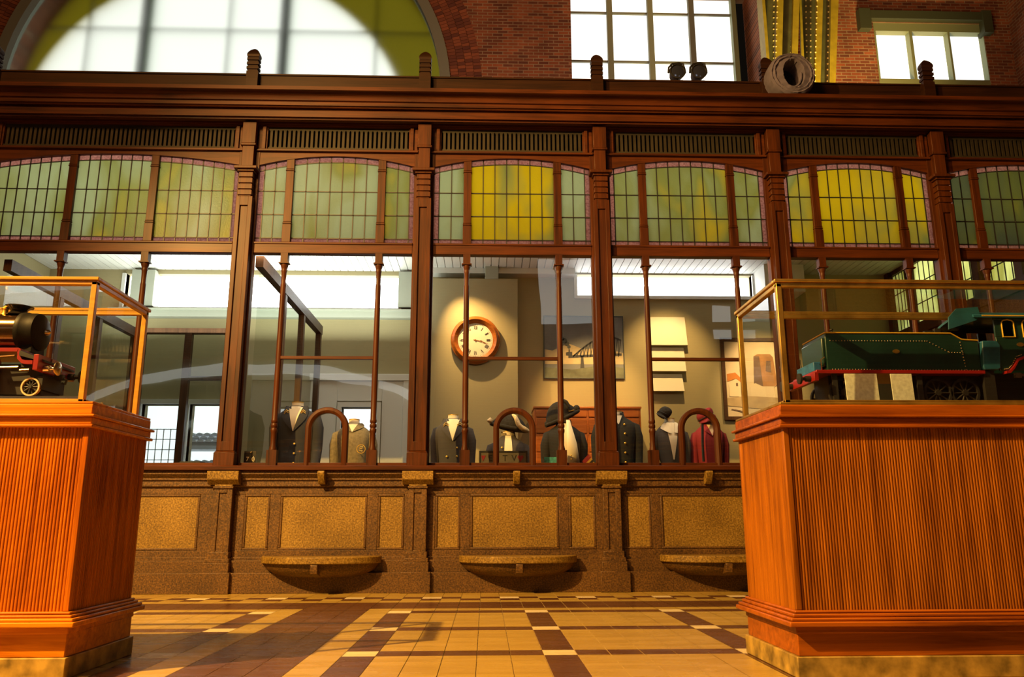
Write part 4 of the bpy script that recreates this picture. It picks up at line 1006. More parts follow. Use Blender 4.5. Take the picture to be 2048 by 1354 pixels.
for k, (pa_, pb_) in enumerate(((1692, 1756), (1784, 1826))):
    tag(obj('pale_card', MB().prism([(YT0-.034, ZC1), (YT0-.028, ZC1), (YT0-.020, zu-.004), (YT0-.026, zu-.004)], 'X', xat(pa_, 770, YT0-.03), xat(pb_, 770, YT0-.03)), 'card'), ['wider pale card standing under the green tender', 'narrower pale card standing under the green tender'][k], 'card', 'pale cards under the tender')  # cards added in place of a window reflection in the case glass
lc = thing('model_locomotive', 'teal and green model locomotive cab behind the tender in the right showcase', 'model locomotive', (2.9, YN+.13, ZC1))
xc0, xc1 = tx(1992, 700), 4.05
zr0 = tz(632); zcb = tz(790)
YC0, YC1 = YN-.012, YT1+.012
cabm = MB()
w0a, w0b, w1a, w1b = tx(2000, 655), tx(2024, 655), tx(2041, 655), tx(2065, 655); wz0, wz1 = tz(674), tz(640)
for y0, y1 in ((YC0, YC0+.012), (YC1-.012, YC1)):
    cabm.box(xc0, 3.2, y0, y1, tz(741), wz0).box(xc0, 3.2, y0, y1, wz1, zr0)
    for a, b in ((xc0, w0a), (w0b, w1a), (w1b, 3.2)): cabm.box(a, b, y0, y1, wz0, wz1)
cabm.box(3.19, 3.2, YC0, YC1, tz(741), zr0)
obj('cab_side', cabm, 'green', lc, bevel=.002)
wf = MB()
for a, b in ((w0a, w0b), (w1a, w1b)):
    ptsw = [(a, YC0-.002, wz0), (a, YC0-.002, wz1-.012)]+[(x, YC0-.002, z) for x, z in [(a+.008, wz1-.003), ((a+b)/2, wz1+.002), (b-.008, wz1-.003)]]+[(b, YC0-.002, wz1-.012), (b, YC0-.002, wz0)]
    wf.tube(ptsw, .0035, 6, 0, True)
obj('window_beading', wf, 'yellowline', lc)
zre = tz(615)
xr0 = tx(1940, 640)
roof = MB(); rings = []
for x in (xr0+.0, xr0+.03, tx(1960, 620), tx(1990, 620), 3.25):
    hgt = (zre-zr0)*(1 if x > xr0+.02 else .75)
    rings.append([(x, YC0-.02+(YC1-YC0+.04)*i/12, zr0-.0+hgt*math.sin(PI*i/12)**.7) for i in range(13)] + [(x, YC0-.02+(YC1-YC0+.04)*i/12, zr0-.012+(hgt)*math.sin(PI*i/12)**.7) for i in range(12, -1, -1)])
roof.loft(rings); obj('cab_roof', roof, 'teal', lc, angle=50)
obj('roof_beading', MB().tube([(tx(1955, 630), YC0-.018, zr0-.004), (3.25, YC0-.018, zr0-.004)], .004, 6), 'yellowline', lc)
sk = MB(); sy = YC0-.01
sk.prism([(tx(1893, 660), tz(660)), (tx(1893, 640), tz(636)), (tx(1908, 625), zre-.01), (tx(1950, 617), zre), (tx(1955, 632), zr0), (tx(1948, 636), tz(641))], 'Y', sy, sy+.008)
obj('canopy_cheek', sk, 'teal', lc)
obj('cab_end', MB().box(tx(1932, 680), tx(1944, 680), YC1-.03, YC1-.01, tz(741), zr0).box(tx(1908, 650), xc0, YC1-.02, YC1, tz(662), zr0-.01), 'blackm', lc)
obj('bellows_sheet', MB().prism([(tx(1961, 690), tz(682)), (tx(1990, 690), tz(682)), (tx(1996, 690), tz(690)), (tx(1997, 735), tz(737)), (tx(1992, 740), tz(740)), (tx(1966, 740), tz(740)), (tx(1962, 730), tz(735))], 'Y', YC0-.006, YC0+.03), 'teal', lc, bevel=.004)
spl = [(tx(2006, 742), tz(745)), (tx(2014, 742), tz(744)), (tx(2022, 735), tz(735)), (tx(2030, 722), tz(720)), (tx(2040, 717), tz(716)), (3.2, tz(715))]
ar = MB()
for (a, b), (c, d) in zip(spl[:-1], spl[1:]): ar.prism([(a, b-.007), (c, d-.007), (c, d+.006), (a, b+.006)], 'Y', YC0-.016, YC0+.02)
obj('splasher_edge', ar, 'red', lc)
rv = MB()
for (a, b), (c, d) in zip(spl[:-1], spl[1:]): rivets(rv, (a, b+.016), (c, d+.016), 5, YC0-.002)
obj('rivet_row', rv, 'steelm', lc)
obj('oval_plate', MB().lathe([(.001, -.003), (.017, -.003), (.017, 0), (.001, 0)], (tx(2037, 689), YC0, tz(689)), 'Y', 20, 0, (1, .6)), 'brass', lc)
obj('boiler', MB().lathe([(.001, 0), (.13, 0), (.13, .75), (.001, .77)], (3.2, YN+.135, tz(690)), 'X', 32), 'green', lc, angle=50)
obj('coupling_rod', MB().box(tx(2030, 752), 3.6, YC0-.02, YC0-.008, tz(754), tz(749)).box(tx(2022, 752), tx(2034, 752), YC0-.022, YC0-.006, tz(757), tz(747)), 'steelm', lc)
for q in (2.98, 3.4, 3.8):
    wm = MB(); wheel(wm, (q, YC0+.03, ZC1+.125), .113, spokes=14); obj('wheel', wm, ['blackm', 'blackm'], lc)
obj('underframe', MB().box(tx(1975, 760), 4.0, YC0+.08, YC1-.08, ZC1+.06, tz(741)).box(tx(1968, 760), tx(1990, 760), YC0+.01, YC0+.03, ZC1+.03, tz(741)), 'blackm', lc)
tag(obj('model_track', MB().box(1.45, 4.2, YT0+.02, YT0+.034, ZC1, ZC1+.012).box(1.45, 4.2, YT1-.034, YT1-.02, ZC1, ZC1+.012), 'steelm'), 'pair of model rails under the green tender', 'rails')

# ================================================================== INSIDE THE OFFICE
# wall clock
ck = at(951, 682, OY-.28); CX, CZ, CY = ck.x, ck.z, OY-.28
Rk = .5*(xat(1000, 682, CY)-xat(901, 682, CY))
cko = thing('wall_clock', 'round wooden wall clock with Roman numerals on the pale pier', 'clock', (CX, CY, CZ))
obj('case', MB().lathe([(.001, 0), (Rk*.96, 0), (Rk*.985, -.03), (Rk, -.05), (Rk*.985, -.07), (Rk*.93, -.075), (Rk*.90, -.095), (Rk*.85, -.105), (Rk*.80, -.09), (Rk*.76, -.08), (Rk*.70, -.05), (.001, -.05)], (CX, CY, CZ), 'Y', 56), 'clockwood', cko, angle=50)
rd = Rk*.70
dial = obj('dial', MB().lathe([(.001, -.053), (rd, -.053), (rd, -.05), (.001, -.05)], (CX, CY, CZ), 'Y', 48), 'clockface', cko)
nu = MB(); yd = CY-.0545
def stroke(ang, u0, v0, u1, v1, w):
    """stroke in the numeral's own frame: u to its right, v outward"""
    er = (math.sin(ang), math.cos(ang)); et = (math.cos(ang), -math.sin(ang))
    P = lambda u, v: Vector((CX+er[0]*v+et[0]*u, CZ+er[1]*v+et[1]*u))
    a, b = P(u0, v0), P(u1, v1); d = (b-a).normalized(); nrm = Vector((-d.y, d.x))*w/2
    nu.prism([tuple(a+nrm), tuple(b+nrm), tuple(b-nrm), tuple(a-nrm)], 'Y', yd-.001, yd)
num = ['XII', 'I', 'II', 'III', 'IIII', 'V', 'VI', 'VII', 'VIII', 'IX', 'X', 'XI']
for h in range(12):
    s = num[h]; ws = [.5 if c == 'I' else 1.1 for c in s]; u = -sum(ws)/2; U = .026
    for c, w in zip(s, ws):
        m_ = (u+w/2)*U; v0, v1 = rd*.64, rd*.86
        if c == 'I': stroke(h*PI/6, m_, v0, m_, v1, .008)
        if c == 'V': stroke(h*PI/6, m_-U*.42, v1, m_, v0, .009); stroke(h*PI/6, m_+U*.42, v1, m_, v0, .004)
        if c == 'X': stroke(h*PI/6, m_-U*.42, v1, m_+U*.42, v0, .009); stroke(h*PI/6, m_+U*.42, v1, m_-U*.42, v0, .004)
        u += w
for q in range(60): stroke(q*PI/30, 0, rd*.91, 0, rd*.95, .006 if q % 5 == 0 else .003)
obj('numerals', nu, 'ink', dial)
def hand(name, ang, l, w):
    global nu
    nu = MB(); stroke(ang, 0, -.03, 0, l, w); stroke(ang, 0, l*.62, 0, l*.80, w*2.6); obj(name, nu, 'clockwood', cko)
yd = CY-.058
hand('hour_hand', math.radians(98), rd*.45, .007); hand('minute_hand', math.radians(106), rd*.75, .005)
obj('hub', MB().lathe([(.001, -.064), (.012, -.064), (.012, -.055), (.001, -.055)], (CX, CY, CZ), 'Y', 12), 'clockwood', cko)
# white speaker box above the clock
b0 = at(970, 557, 3.7); b1 = at(997, 532, 3.7)
sp = thing('emergency_light', 'small mottled grey box lamp mounted above the clock', 'light box', ((b0.x+b1.x)/2, 3.7, b0.z))
obj('body', MB().box(b0.x, b1.x, 3.7, 3.9, b0.z, b1.z), 'greypaint', sp, bevel=.006)
obj('bracket', MB().box(b0.x-.01, b1.x+.01, 3.69, 3.95, b1.z, b1.z+.02), 'iron', sp)
# bridge painting
def flat_picture(name, lab, cat, px0, py0, px1, py1, Y, fw, fmat, mat_w):
    a = at(px0, py1, Y); b = at(px1, py0, Y); x0, x1, z0, z1 = a.x, b.x, a.z, b.z
    t = thing(name, lab, cat, ((x0+x1)/2, Y, z0))
    f = MB().box(x0, x1, Y, Y+.035, z0, z0+fw).box(x0, x1, Y, Y+.035, z1-fw, z1).box(x0, x0+fw, Y, Y+.035, z0+fw, z1-fw).box(x1-fw, x1, Y, Y+.035, z0+fw, z1-fw)
    obj('frame', f, fmat, t, bevel=.003)
    return t, x0+fw, x1-fw, z0+fw, z1-fw
t, x0, x1, z0, z1 = flat_picture('framed_painting', 'grey painting of a steam train crossing a truss bridge', 'painting', 1088, 632, 1246, 757, OY-.04, .015, 'p_frame', None)
yp = OY-.03; W_, H_ = x1-x0, z1-z0
P_ = lambda u, v: (x0+u*W_, z0+v*H_)
pc = obj('picture', MB().box(x0, x1, yp, yp+.01, z0, z1), 'p_sky', t)
obj('sunlit_cloud', MB().poly([P_(.0, .22), P_(1, .22), P_(1, .40), P_(.75, .50), P_(.5, .46), P_(.3, .56), P_(.1, .44), P_(0, .46)], yp-.002), 'p_glow', pc)
obj('land', MB().poly([P_(0, 0), P_(1, 0), P_(1, .16), P_(.7, .20), P_(.35, .13), P_(0, .17)], yp-.004), 'p_land', pc)
br = MB(); n = 14
topf = lambda u: .36+.32*math.sin(PI*min(1, max(0, (u-.36)/.9)))
for i in range(n):
    u0, u1 = .36+.62*i/n, .36+.62*(i+1)/n
    br.poly([P_(u0, topf(u0)-.03), P_(u1, topf(u1)-.03), P_(u1, topf(u1)), P_(u0, topf(u0))], yp-.006)
    br.poly([P_(u0, .34), P_(u0+.008, .34), P_(u0+.008, topf(u0)), P_(u0, topf(u0))], yp-.006)
    br.poly([P_(u0, .36), P_(u0+.010, .36), P_(u1, topf(u1)-.02), P_(u1-.01, topf(u1)-.02)], yp-.006)
br.poly([P_(.30, .32), P_(.98, .36), P_(.98, .40), P_(.30, .36)], yp-.006)
for u in (.45, .8): br.poly([P_(u, .16), P_(u+.05, .16), P_(u+.04, .35), P_(u+.01, .35)], yp-.006)
br.poly([P_(.27, .36), P_(.35, .36), P_(.35, .42), P_(.32, .42), P_(.32, .46), P_(.305, .46), P_(.305, .42), P_(.27, .41)], yp-.006)
obj('bridge_and_train', br, 'p_bridge', pc)
smk = MB()
for u, v, r in ((.31, .50, .022), (.285, .55, .03), (.255, .60, .034), (.225, .63, .026)): smk.lathe([(.001, 0), (r*W_, 0), (r*W_, .002), (.001, .002)], (x0+u*W_, yp-.007, z0+v*H_), 'Y', 12)
obj('smoke', smk, 'p_frame', pc)
# watercolour of a tower
t, x0, x1, z0, z1 = flat_picture('framed_print', 'dark framed watercolour of a brick tower and cottages, left of the right showcase', 'framed print', 1450, 676, 1592, 840, OY-.05, .055, 'inner_wood', None)
yp = OY-.03; W_, H_ = x1-x0, z1-z0
pc = obj('picture', MB().box(x0, x1, yp, yp+.01, z0, z1), 'w_sky', t)
obj('tower', MB().poly([P_(.40, .40), P_(.42, .80), P_(.48, .83), P_(.66, .83), P_(.70, .79), P_(.74, .40)], yp-.002), 'w_tower', pc)
obj('tower_shade', MB().poly([P_(.40, .40), P_(.42, .80), P_(.50, .80), P_(.53, .40)], yp-.004).poly([P_(.58, .60), P_(.60, .74), P_(.66, .74), P_(.66, .58)], yp-.004), 'w_tower2', pc)
hs_ = MB().poly([P_(.04, .26), P_(.04, .42), P_(.14, .50), P_(.27, .42), P_(.27, .26)], yp-.006).poly([P_(.34, .26), P_(.34, .40), P_(.42, .44), P_(.56, .38), P_(.56, .26)], yp-.006).poly([P_(.66, .24), P_(.70, .40), P_(.86, .52), P_(1, .50), P_(1, .24)], yp-.006)
obj('cottages', hs_, 'w_house', pc)
obj('cottage_roofs', MB().poly([P_(.02, .46), P_(.02, .56), P_(.14, .58), P_(.30, .42), P_(.27, .40), P_(.15, .50)], yp-.008), 'w_roof', pc)
obj('cottage_shadows', MB().poly([P_(.68, .38), P_(.84, .52), P_(1, .56), P_(1, .50), P_(.86, .46)], yp-.008).poly([P_(.80, .32), P_(.84, .32), P_(.84, .37), P_(.80, .37)], yp-.008).poly([P_(.14, .40), P_(.17, .40), P_(.17, .44), P_(.14, .44)], yp-.009), 'w_tower2', pc)
obj('field', MB().poly([P_(0, .14), P_(0, .24), P_(.3, .27), P_(.7, .25), P_(1, .22), P_(1, .08), P_(.5, .10)], yp-.007), 'w_field', pc)
obj('twig', MB().poly([P_(.06, .10), P_(.18, .08), P_(.32, .02), P_(.30, .01), P_(.17, .065), P_(.05, .09)], yp-.009), 'w_tower2', pc)
# three tilted boards added in place of a lit reflection
blab = ['pale tilted wall board, topmost of the lit stack of three', 'pale tilted wall board, middle of the lit stack of three', 'pale tilted wall board, lowest of the lit stack of three']
for k, (ya, yb_, xa_, xb_) in enumerate(((636, 690, 1300, 1369), (697, 742, 1301, 1367), (750, 782, 1302, 1364))):
    p0, p1 = at(xa_, yb_, OY-.12), at(xb_, ya, OY-.02)
    tag(obj('wall_board', MB().prism([(OY-.13, p0.z), (OY-.115, p0.z-.004), (OY-.002, p1.z), (OY-.02, p1.z+.012)], 'X', p0.x, p1.x), 'cornicewhite'), blab[k], 'board', 'stack of pale wall boards')
# drawer cabinet
Yc = 3.4
a = at(1068, 813, Yc); b = at(1281, 813, Yc); cbx0, cbx1, cbz = a.x, b.x, a.z
cb = thing('drawer_cabinet', 'orange wooden drawer cabinet behind the cocked hat', 'cabinet', ((cbx0+cbx1)/2, Yc, 0.03))
obj('carcass', MB().box(cbx0, cbx1, Yc, OY-.05, .03, cbz-.03).box(cbx0-.01, cbx1+.01, Yc-.02, OY-.04, cbz-.03, cbz), 'cabinet', cb, bevel=.004)
zrows = [cbz-.05, cbz-.16, zat(868, Yc, 1150), zat(905, Yc, 1150), zat(945, Yc, 1150), 1.0]
for ci in range(2):
    c0 = cbx0+.03+ci*(cbx1-cbx0-.03)/2; c1 = c0+(cbx1-cbx0)/2-.045
    for r in range(5):
        d = obj('drawer', MB().box(c0, c1, Yc-.02, Yc+.02, zrows[r+1]+.01, zrows[r]-.008), 'cabinet', cb, bevel=.005)
        mx = c0+(c1-c0)*.66; mz = (zrows[r]+zrows[r+1])/2
        if r == 0:
            obj('name_plate', MB().lathe([(.001, -.008), (.035, -.008), (.04, 0), (.001, 0)], (c0+(c1-c0)*.35, Yc-.02, mz), 'Y', 18, 0, (1, .55)), 'oldmetal', d)
        else:
            obj('key_plate', MB().lathe([(.001, -.012), (.022, -.012), (.026, 0), (.001, 0)], (mx, Yc-.02, mz+.05), 'Y', 16, 0, (1, 1.3)), 'blackm', d)
            obj('label_holder', MB().box(mx-.055, mx+.055, Yc-.028, Yc-.018, mz-.075, mz-.025), 'gold', d, bevel=.003)

# ---- uniforms on busts
def ell(cx, cy, z, a, b, n=28, p=2.3, ox=0):
    r = []
    for i in range(n):
        t = 2*PI*i/n; c, s = math.cos(t), math.sin(t)
        r.append((cx+ox+a*math.copysign(abs(c)**(2/p), c), cy+b*math.copysign(abs(s)**(2/p), s), z))
    return r
def uniform(label, cx, cy, zneck, hw, cloth, open_w=.06, open_len=.30, shirt='linen', collar=None, buttons=(), badges=False, lapel=None, neck_h=.056, zhem=.80, stand_collar=False, arms=True, yaw=0.0, shirtcollar=False, waist=.86):
    """a jacket dressed on a headless bust: hw half shoulder width, zneck top of the neck"""
    t = thing('uniform_display', label, 'uniform', (cx, cy, 0.03), 'headless busts in uniform behind the counter glass')
    k = hw/.26
    zs_ = zneck-neck_h-.005                         # collar line
    obj('stand', MB().lathe([(.001, 0), (.17, 0), (.17, .012), (.03, .03), (.016, .06), (.016, zhem+.1-.03), (.001, zhem+.1-.03)], (cx, cy, .03), seg=20), 'iron', t)
    nk = MB(); nr = .064*k**.5
    nk.loft([ell(cx, cy, zs_-.10, nr*1.25, nr*1.15, 20, 2), ell(cx, cy, zs_, nr*1.05, nr, 20, 2), ell(cx, cy, zneck-.03, nr*.93, nr*.93, 20, 2), ell(cx, cy, zneck-.012, nr*.95, nr*.95, 20, 2)])
    neck = obj('neck', nk, shirt, t, angle=60)
    obj('neck_cap', MB().lathe([(nr*.97, -.012), (nr*.97, -.004), (nr*.6, .0), (.001, .002)], (cx, cy, zneck), seg=20), 'gold', neck)
    # torso
    sec = [(zhem, hw*.74, .135), (zhem+.10, hw*.70, .13), (zhem+.25, hw*.64*waist/.86, .125), (zs_-.42, hw*.64*waist/.86, .13), (zs_-.30, hw*.70, .14), (zs_-.20, hw*.76, .145), (zs_-.13, hw*.80, .135), (zs_-.085, hw*.76, .115), (zs_-.045, hw*.58, .095), (zs_-.012, hw*.36, .08), (zs_+.012, nr*1.15, nr*1.15)]
    tb = MB().loft([ell(cx, cy, z, a, b) for z, a, b in sec])
    body = obj('jacket_body', tb, cloth, t, angle=70)
    def front_y(x, z):
        # depth of the jacket front at x,z
        for (z0, a0, b0), (z1, a1, b1) in zip(sec[:-1], sec[1:]):
            if z0 <= z <= z1:
                q = (z-z0)/(z1-z0); a, b = a0+(a1-a0)*q, b0+(b1-b0)*q
                u = min(.98, abs((x-cx)/a)); return cy-b*(1-u**2.3)**(1/2.3)
        return cy-.05
    # sleeves
    if arms:
        for s in (-1, 1):
            sh = Vector((cx+s*hw*.70, cy, zs_-.125)); el = Vector((cx+s*hw*.82, cy+.02, zs_-.46)); wr = Vector((cx+s*hw*.80, cy-.06, zs_-.74))
            pts = [sh+Vector((-s*.05, 0, .03)), sh, sh.lerp(el, .3)+Vector((s*.02, 0, 0)), sh.lerp(el, .65)+Vector((s*.012, 0, 0)), el, el.lerp(wr, .5), wr]
            obj('sleeve', MB().tube(pts, .06, 16, radii=[.05*k, .072*k, .070*k, .063*k, .058*k, .052*k, .048*k]), cloth, t, angle=70)
    # shirt front in the opening
    def strip(name, outline, off, mat, par, th=.004):
        """thin panel following the jacket front; outline rows of (z, xl, xr)"""
        m = MB(); rows = []
        for z, xl, xr in outline:
            cells = [(xl+(xr-xl)*i/4) for i in range(5)]
            rows.append(cells)
        vs = []
        for layer in (0, th):
            for (z, _, _), cells in zip(outline, rows):
                for x in cells: vs.append((x, front_y(x, z)-off+layer, z))
        nr_ = len(outline); fs = []
        for L_ in (0, 1):
            o0 = L_*nr_*5
            for i in range(nr_-1):
                for j in range(4): fs.append((o0+i*5+j, o0+i*5+j+1, o0+i*5+j+6, o0+i*5+j+5))
        e = [i*5 for i in range(nr_)]+[(nr_-1)*5+j for j in range(1, 5)]+[i*5+4 for i in range(nr_-2, -1, -1)]+[j for j in (3, 2, 1)]
        n5 = nr_*5
        for i in range(len(e)): fs.append((e[i], e[(i+1) % len(e)], n5+e[(i+1) % len(e)], n5+e[i]))
        m.add(vs, fs); return obj(name, m, mat, par, angle=60)
    if open_len > 0:
        zt_ = zs_+.004; rows = []
        for i in range(9):
            q = i/8; z = zt_-open_len*q
            w = open_w*(1-q*.92) if not stand_collar else open_w*(.55+.45*math.sin(PI*min(1, q*1.1)))*(1-.55*q)
            rows.append((z, cx-w, cx+w))
        strip('shirt_front', rows, .006, shirt, t)
    if lapel:
        for s in (-1, 1):
            rows = []
            for i in range(8):
                q = i/7; z = zs_+.012-open_len*1.02*q
                xi = open_w*(1-q*.95); xo = xi+(.075*k)*math.sin(PI*min(1, q*.9+.12))+.008
                rows.append((z, cx+s*xi, cx+s*xo))
            strip('lapel', rows, .014, lapel, t, .008)
    if shirtcollar:
        for sg_ in (-1, 1):
            rows = [(zs_+.005, cx+sg_*nr*.55, cx+sg_*nr*1.25), (zs_-.03, cx+sg_*nr*.50, cx+sg_*nr*1.75), (zs_-.06, cx+sg_*nr*.42, cx+sg_*nr*2.1), (zs_-.09, cx+sg_*nr*.35, cx+sg_*nr*1.5), (zs_-.115, cx+sg_*nr*.30, cx+sg_*nr*.8)]
            strip('shirt_collar', rows, .024, shirt, t, .006)
    if collar and collar != 'full':
        cm = MB(); rings = []
        for q, (zz, rr) in enumerate(((zs_-.03, nr*1.5), (zs_+.03, nr*1.28), (zs_+.055, nr*1.2))):
            rings.append([(cx+rr*math.cos(a), cy+rr*math.sin(a)*.95, zz-.02*(1 if math.sin(a) < 0 else 0)) for a in [-PI/2+.35+(2*PI-.7)*i/22 for i in range(23)]])
        vs = [v for r in rings for v in r]; n_ = 23
        cm.add(vs, [(j*n_+i, j*n_+i+1, (j+1)*n_+i+1, (j+1)*n_+i) for j in range(2) for i in range(n_-1)])
        c_ = obj('collar', cm, collar, t, angle=60, normals=False); sm_ = c_.modifiers.new('solid', 'SOLIDIFY'); sm_.thickness = .006
    if badges:
        for s in (-1, 1):
            bx2, bz2 = cx+s*.082*k, zs_-.052
            m = MB()
            for dz in (0, .018): m.tube([(bx2-.026, front_y(bx2, bz2)-.026, bz2-.012-dz), (bx2+.004*s, front_y(bx2, bz2)-.03, bz2+.012-dz), (bx2+.03, front_y(bx2, bz2)-.026, bz2-.006-dz)], .0048, 6)
            obj('collar_badge', m, 'gold', t)
    for i, (dx, dz) in enumerate(buttons):
        x, z = cx+dx*k, zs_-dz
        obj('button', MB().ball((x, front_y(x, z)-.016, z), .012, 10, 0, (1, .6, 1)), 'gold', t)
    return t
def ux(px, py=870, Y=.8): return xat(px, py, Y)
def uz(py, px=900, Y=.8): return zat(py, Y, px)
uniform('navy jacket with gold collar badges on a bust, leftmost of the uniforms', ux(592), .80, uz(804, 592), .268, 'navy', .078, .27, 'linen', None, [(.02, .50), (.02, .60), (.02, .40)], True, 'navy')
u2 = uniform('grey-brown wool jacket on a bust behind the left hatch', ux(703), .95, zat(838, .95, 703), .24, 'brownwool', .06, .10, 'linen', None, [], False, 'brownwool', shirtcollar=False)
em = MB(); ex, ez = xat(722, 898, .78), zat(898, .78, 722)
em.tube([(ex+.045*math.cos(a), .782, ez+.045*math.sin(a)) for a in [2*PI*i/20 for i in range(20)]], .004, 6, 0, True)
em.tube([(ex+.02, .782, ez+.02), (ex-.015, .782, ez+.02), (ex-.015, .782, ez-.02), (ex+.02, .782, ez-.02)], .004, 6).tube([(ex-.015, .782, ez), (ex+.012, .782, ez)], .004, 6)
obj('badge', em, 'gold', u2)
uniform('dark double-breasted jacket with gold badges on a bust below the clock', ux(906), .80, uz(829, 906), .228, 'charcoal', .075, .24, 'linen', None, [(-.065, .40), (.055, .40), (-.065, .50), (.055, .50), (.055, .31)], True, 'charcoal')
uniform('charcoal coat with gold buttons on a bust under a fur-trimmed hat, behind the middle hatch', ux(1016, 890), .80, uz(862, 1016), .235, 'charcoal', .055, .62, 'linen', 'brownwool', [(-.075, .13), (-.070, .20), (-.058, .27), (-.05, .34), (-.045, .41)], False, None, stand_collar=True)
u5 = uniform('black tailcoat over a white waistcoat on a bust under a large cocked hat', ux(1128), .80, uz(838, 1132), .235, 'blackcloth', .055, .55, 'linen', 'blackcloth', [], False, None, stand_collar=True)
wc = MB(); wx0, wz0_ = ux(1135), uz(850, 1135)
wc.add([(ux(1130), .655, uz(843)), (ux(1137), .655, uz(843)), (ux(1150), .64, uz(890)), (ux(1155), .635, uz(930)), (ux(1131), .635, uz(930))], [(0, 1, 2, 3, 4)])
o_ = obj('waistcoat', wc, 'linen', u5, normals=False); sm_ = o_.modifiers.new('solid', 'SOLIDIFY'); sm_.thickness = .01
for q in (913, 921): obj('button', MB().ball((ux(1139, q), .628, uz(q, 1139)), .008, 8), 'gold', u5)
uniform('black buttoned tunic on a bust directly right of the second pillar from the clock', ux(1234), .80, uz(822, 1234), .262, 'blackcloth', .05, .10, 'linen', 'blackcloth', [(.06, .10), (.06, .20), (.06, .30), (.06, .40), (.06, .50)], False, None)
uniform('dark open jacket with white collar on a bust under a black cap', ux(1340), .80, uz(836, 1340), .205, 'charcoal', .072, .40, 'linen', None, [], False, None, shirtcollar=True, waist=.72)
u8 = uniform('wine red jacket on a bust under a red cap, rightmost of the uniforms', ux(1420), .85, zat(838, .85, 1420), .20, 'redcloth', .05, .14, 'bust', None, [], False, 'redcloth')
obj('strap', MB().tube([(ux(1399, 870), .66, uz(851)), (ux(1398, 890), .655, uz(890)), (ux(1400, 920), .66, uz(925))], .014, 8), 'blackcloth', u8)

# ---- hats on thin rods
def hat_rod(t, x, y, z0, z1): obj('rod', MB().tube([(x, y, z0), (x, y, z1)], .005, 6), 'iron', t)
# bicorne with pale fur edge
def bicorne(label, px, py, wpx, hpx, tilt, fur, Y, pom):
    c = at(px, py, Y); s = (xat(px+10, py, Y)-c.x)/10
    t = thing('cocked_hat', label, 'hat', (c.x, Y, c.z), 'cocked hats above the busts')
    w, h = wpx*s/2, hpx*s
    ca, sa = math.cos(tilt), math.sin(tilt)
    Rr = lambda u, y, v: (c.x+u*ca+v*sa, Y+y, c.z-u*sa+v*ca)
    crown = MB(); rings = []
    for i in range(13):
        u = -w+2*w*i/12; q = max(0, 1-(abs(u)/w)**2.2); hh = .018+h*.92*q**.9; yy = .02+.085*q**.7
        rings.append([Rr(u, yy*math.cos(a), -h*.12*(1-q)*0+hh*max(0, math.sin(a))-.012*(math.sin(a) < 0)) for a in [2*PI*k/18 for k in range(18)]])
    crown.loft(rings); obj('crown', crown, 'furdark', t, angle=60)
    br = MB()
    for sy in (-1, 1):
        pts = [Rr(-w*1.02+2.04*w*i/14, sy*(.035+.075*max(0, 1-((i-7)/7)**2)), .008-.012*math.sin(PI*i/14)) for i in range(15)]
        br.tube(pts, .016, 8, radii=[.018]*15)
    obj('brim', br, 'furdark', t, angle=60)
    f = MB()
    if fur == 'right':
        pts = [Rr(u*w, y, v*h) for u, y, v in ((.06, -.06, .97), (.22, -.10, .80), (.34, -.118, .55), (.45, -.122, .30), (.62, -.115, .13), (.82, -.085, .06), (1.0, -.03, .03))]
        f.tube(pts, .02, 8, radii=[.014, .022, .024, .026, .028, .030, .024])
        pts = [Rr(u*w, -.04, v*h) for u, v in ((-1.0, .05), (-1.10, .20), (-1.02, .38))]; f.tube(pts, .02, 8, radii=[.018, .034, .022])
        obj('fur_edge', f, 'fur', t, angle=60)
    else:
        pts = [Rr(u*w, -.105, v*h) for u, v in ((.15, .98), (.35, .90), (.52, .72), (.55, .5), (.50, .30))]
        f.tube(pts, .02, 8, radii=[.014, .022, .022, .018, .012]); f.ball(Rr(.98*w, -.02, .22*h), .036, 10).ball(Rr(-.92*w, -.02, .10*h), .03, 10)
        obj('feather_edge', f, 'furdark', t, angle=60)
        obj('braid', MB().tube([Rr(.55*w, -.09, .45*h), Rr(.45*w, -.095, .2*h), Rr(.75*w, -.08, .16*h)], .007, 6), 'gold', t)
    return t, c
t, c = bicorne('black cocked hat with pale fur edge above the middle hatch bust', 1018, 856, 74, 27, .20, 'right', .80, None)
hat_rod(t, ux(1016), .80, uz(862, 1016), c.z+.03)
t, c = bicorne('large tilted black cocked hat beside the colonette, above the white waistcoat', 1125, 838, 70, 36, -.42, 'dark', .80, None)
hat_rod(t, ux(1128), .80, uz(838), c.z+.03)
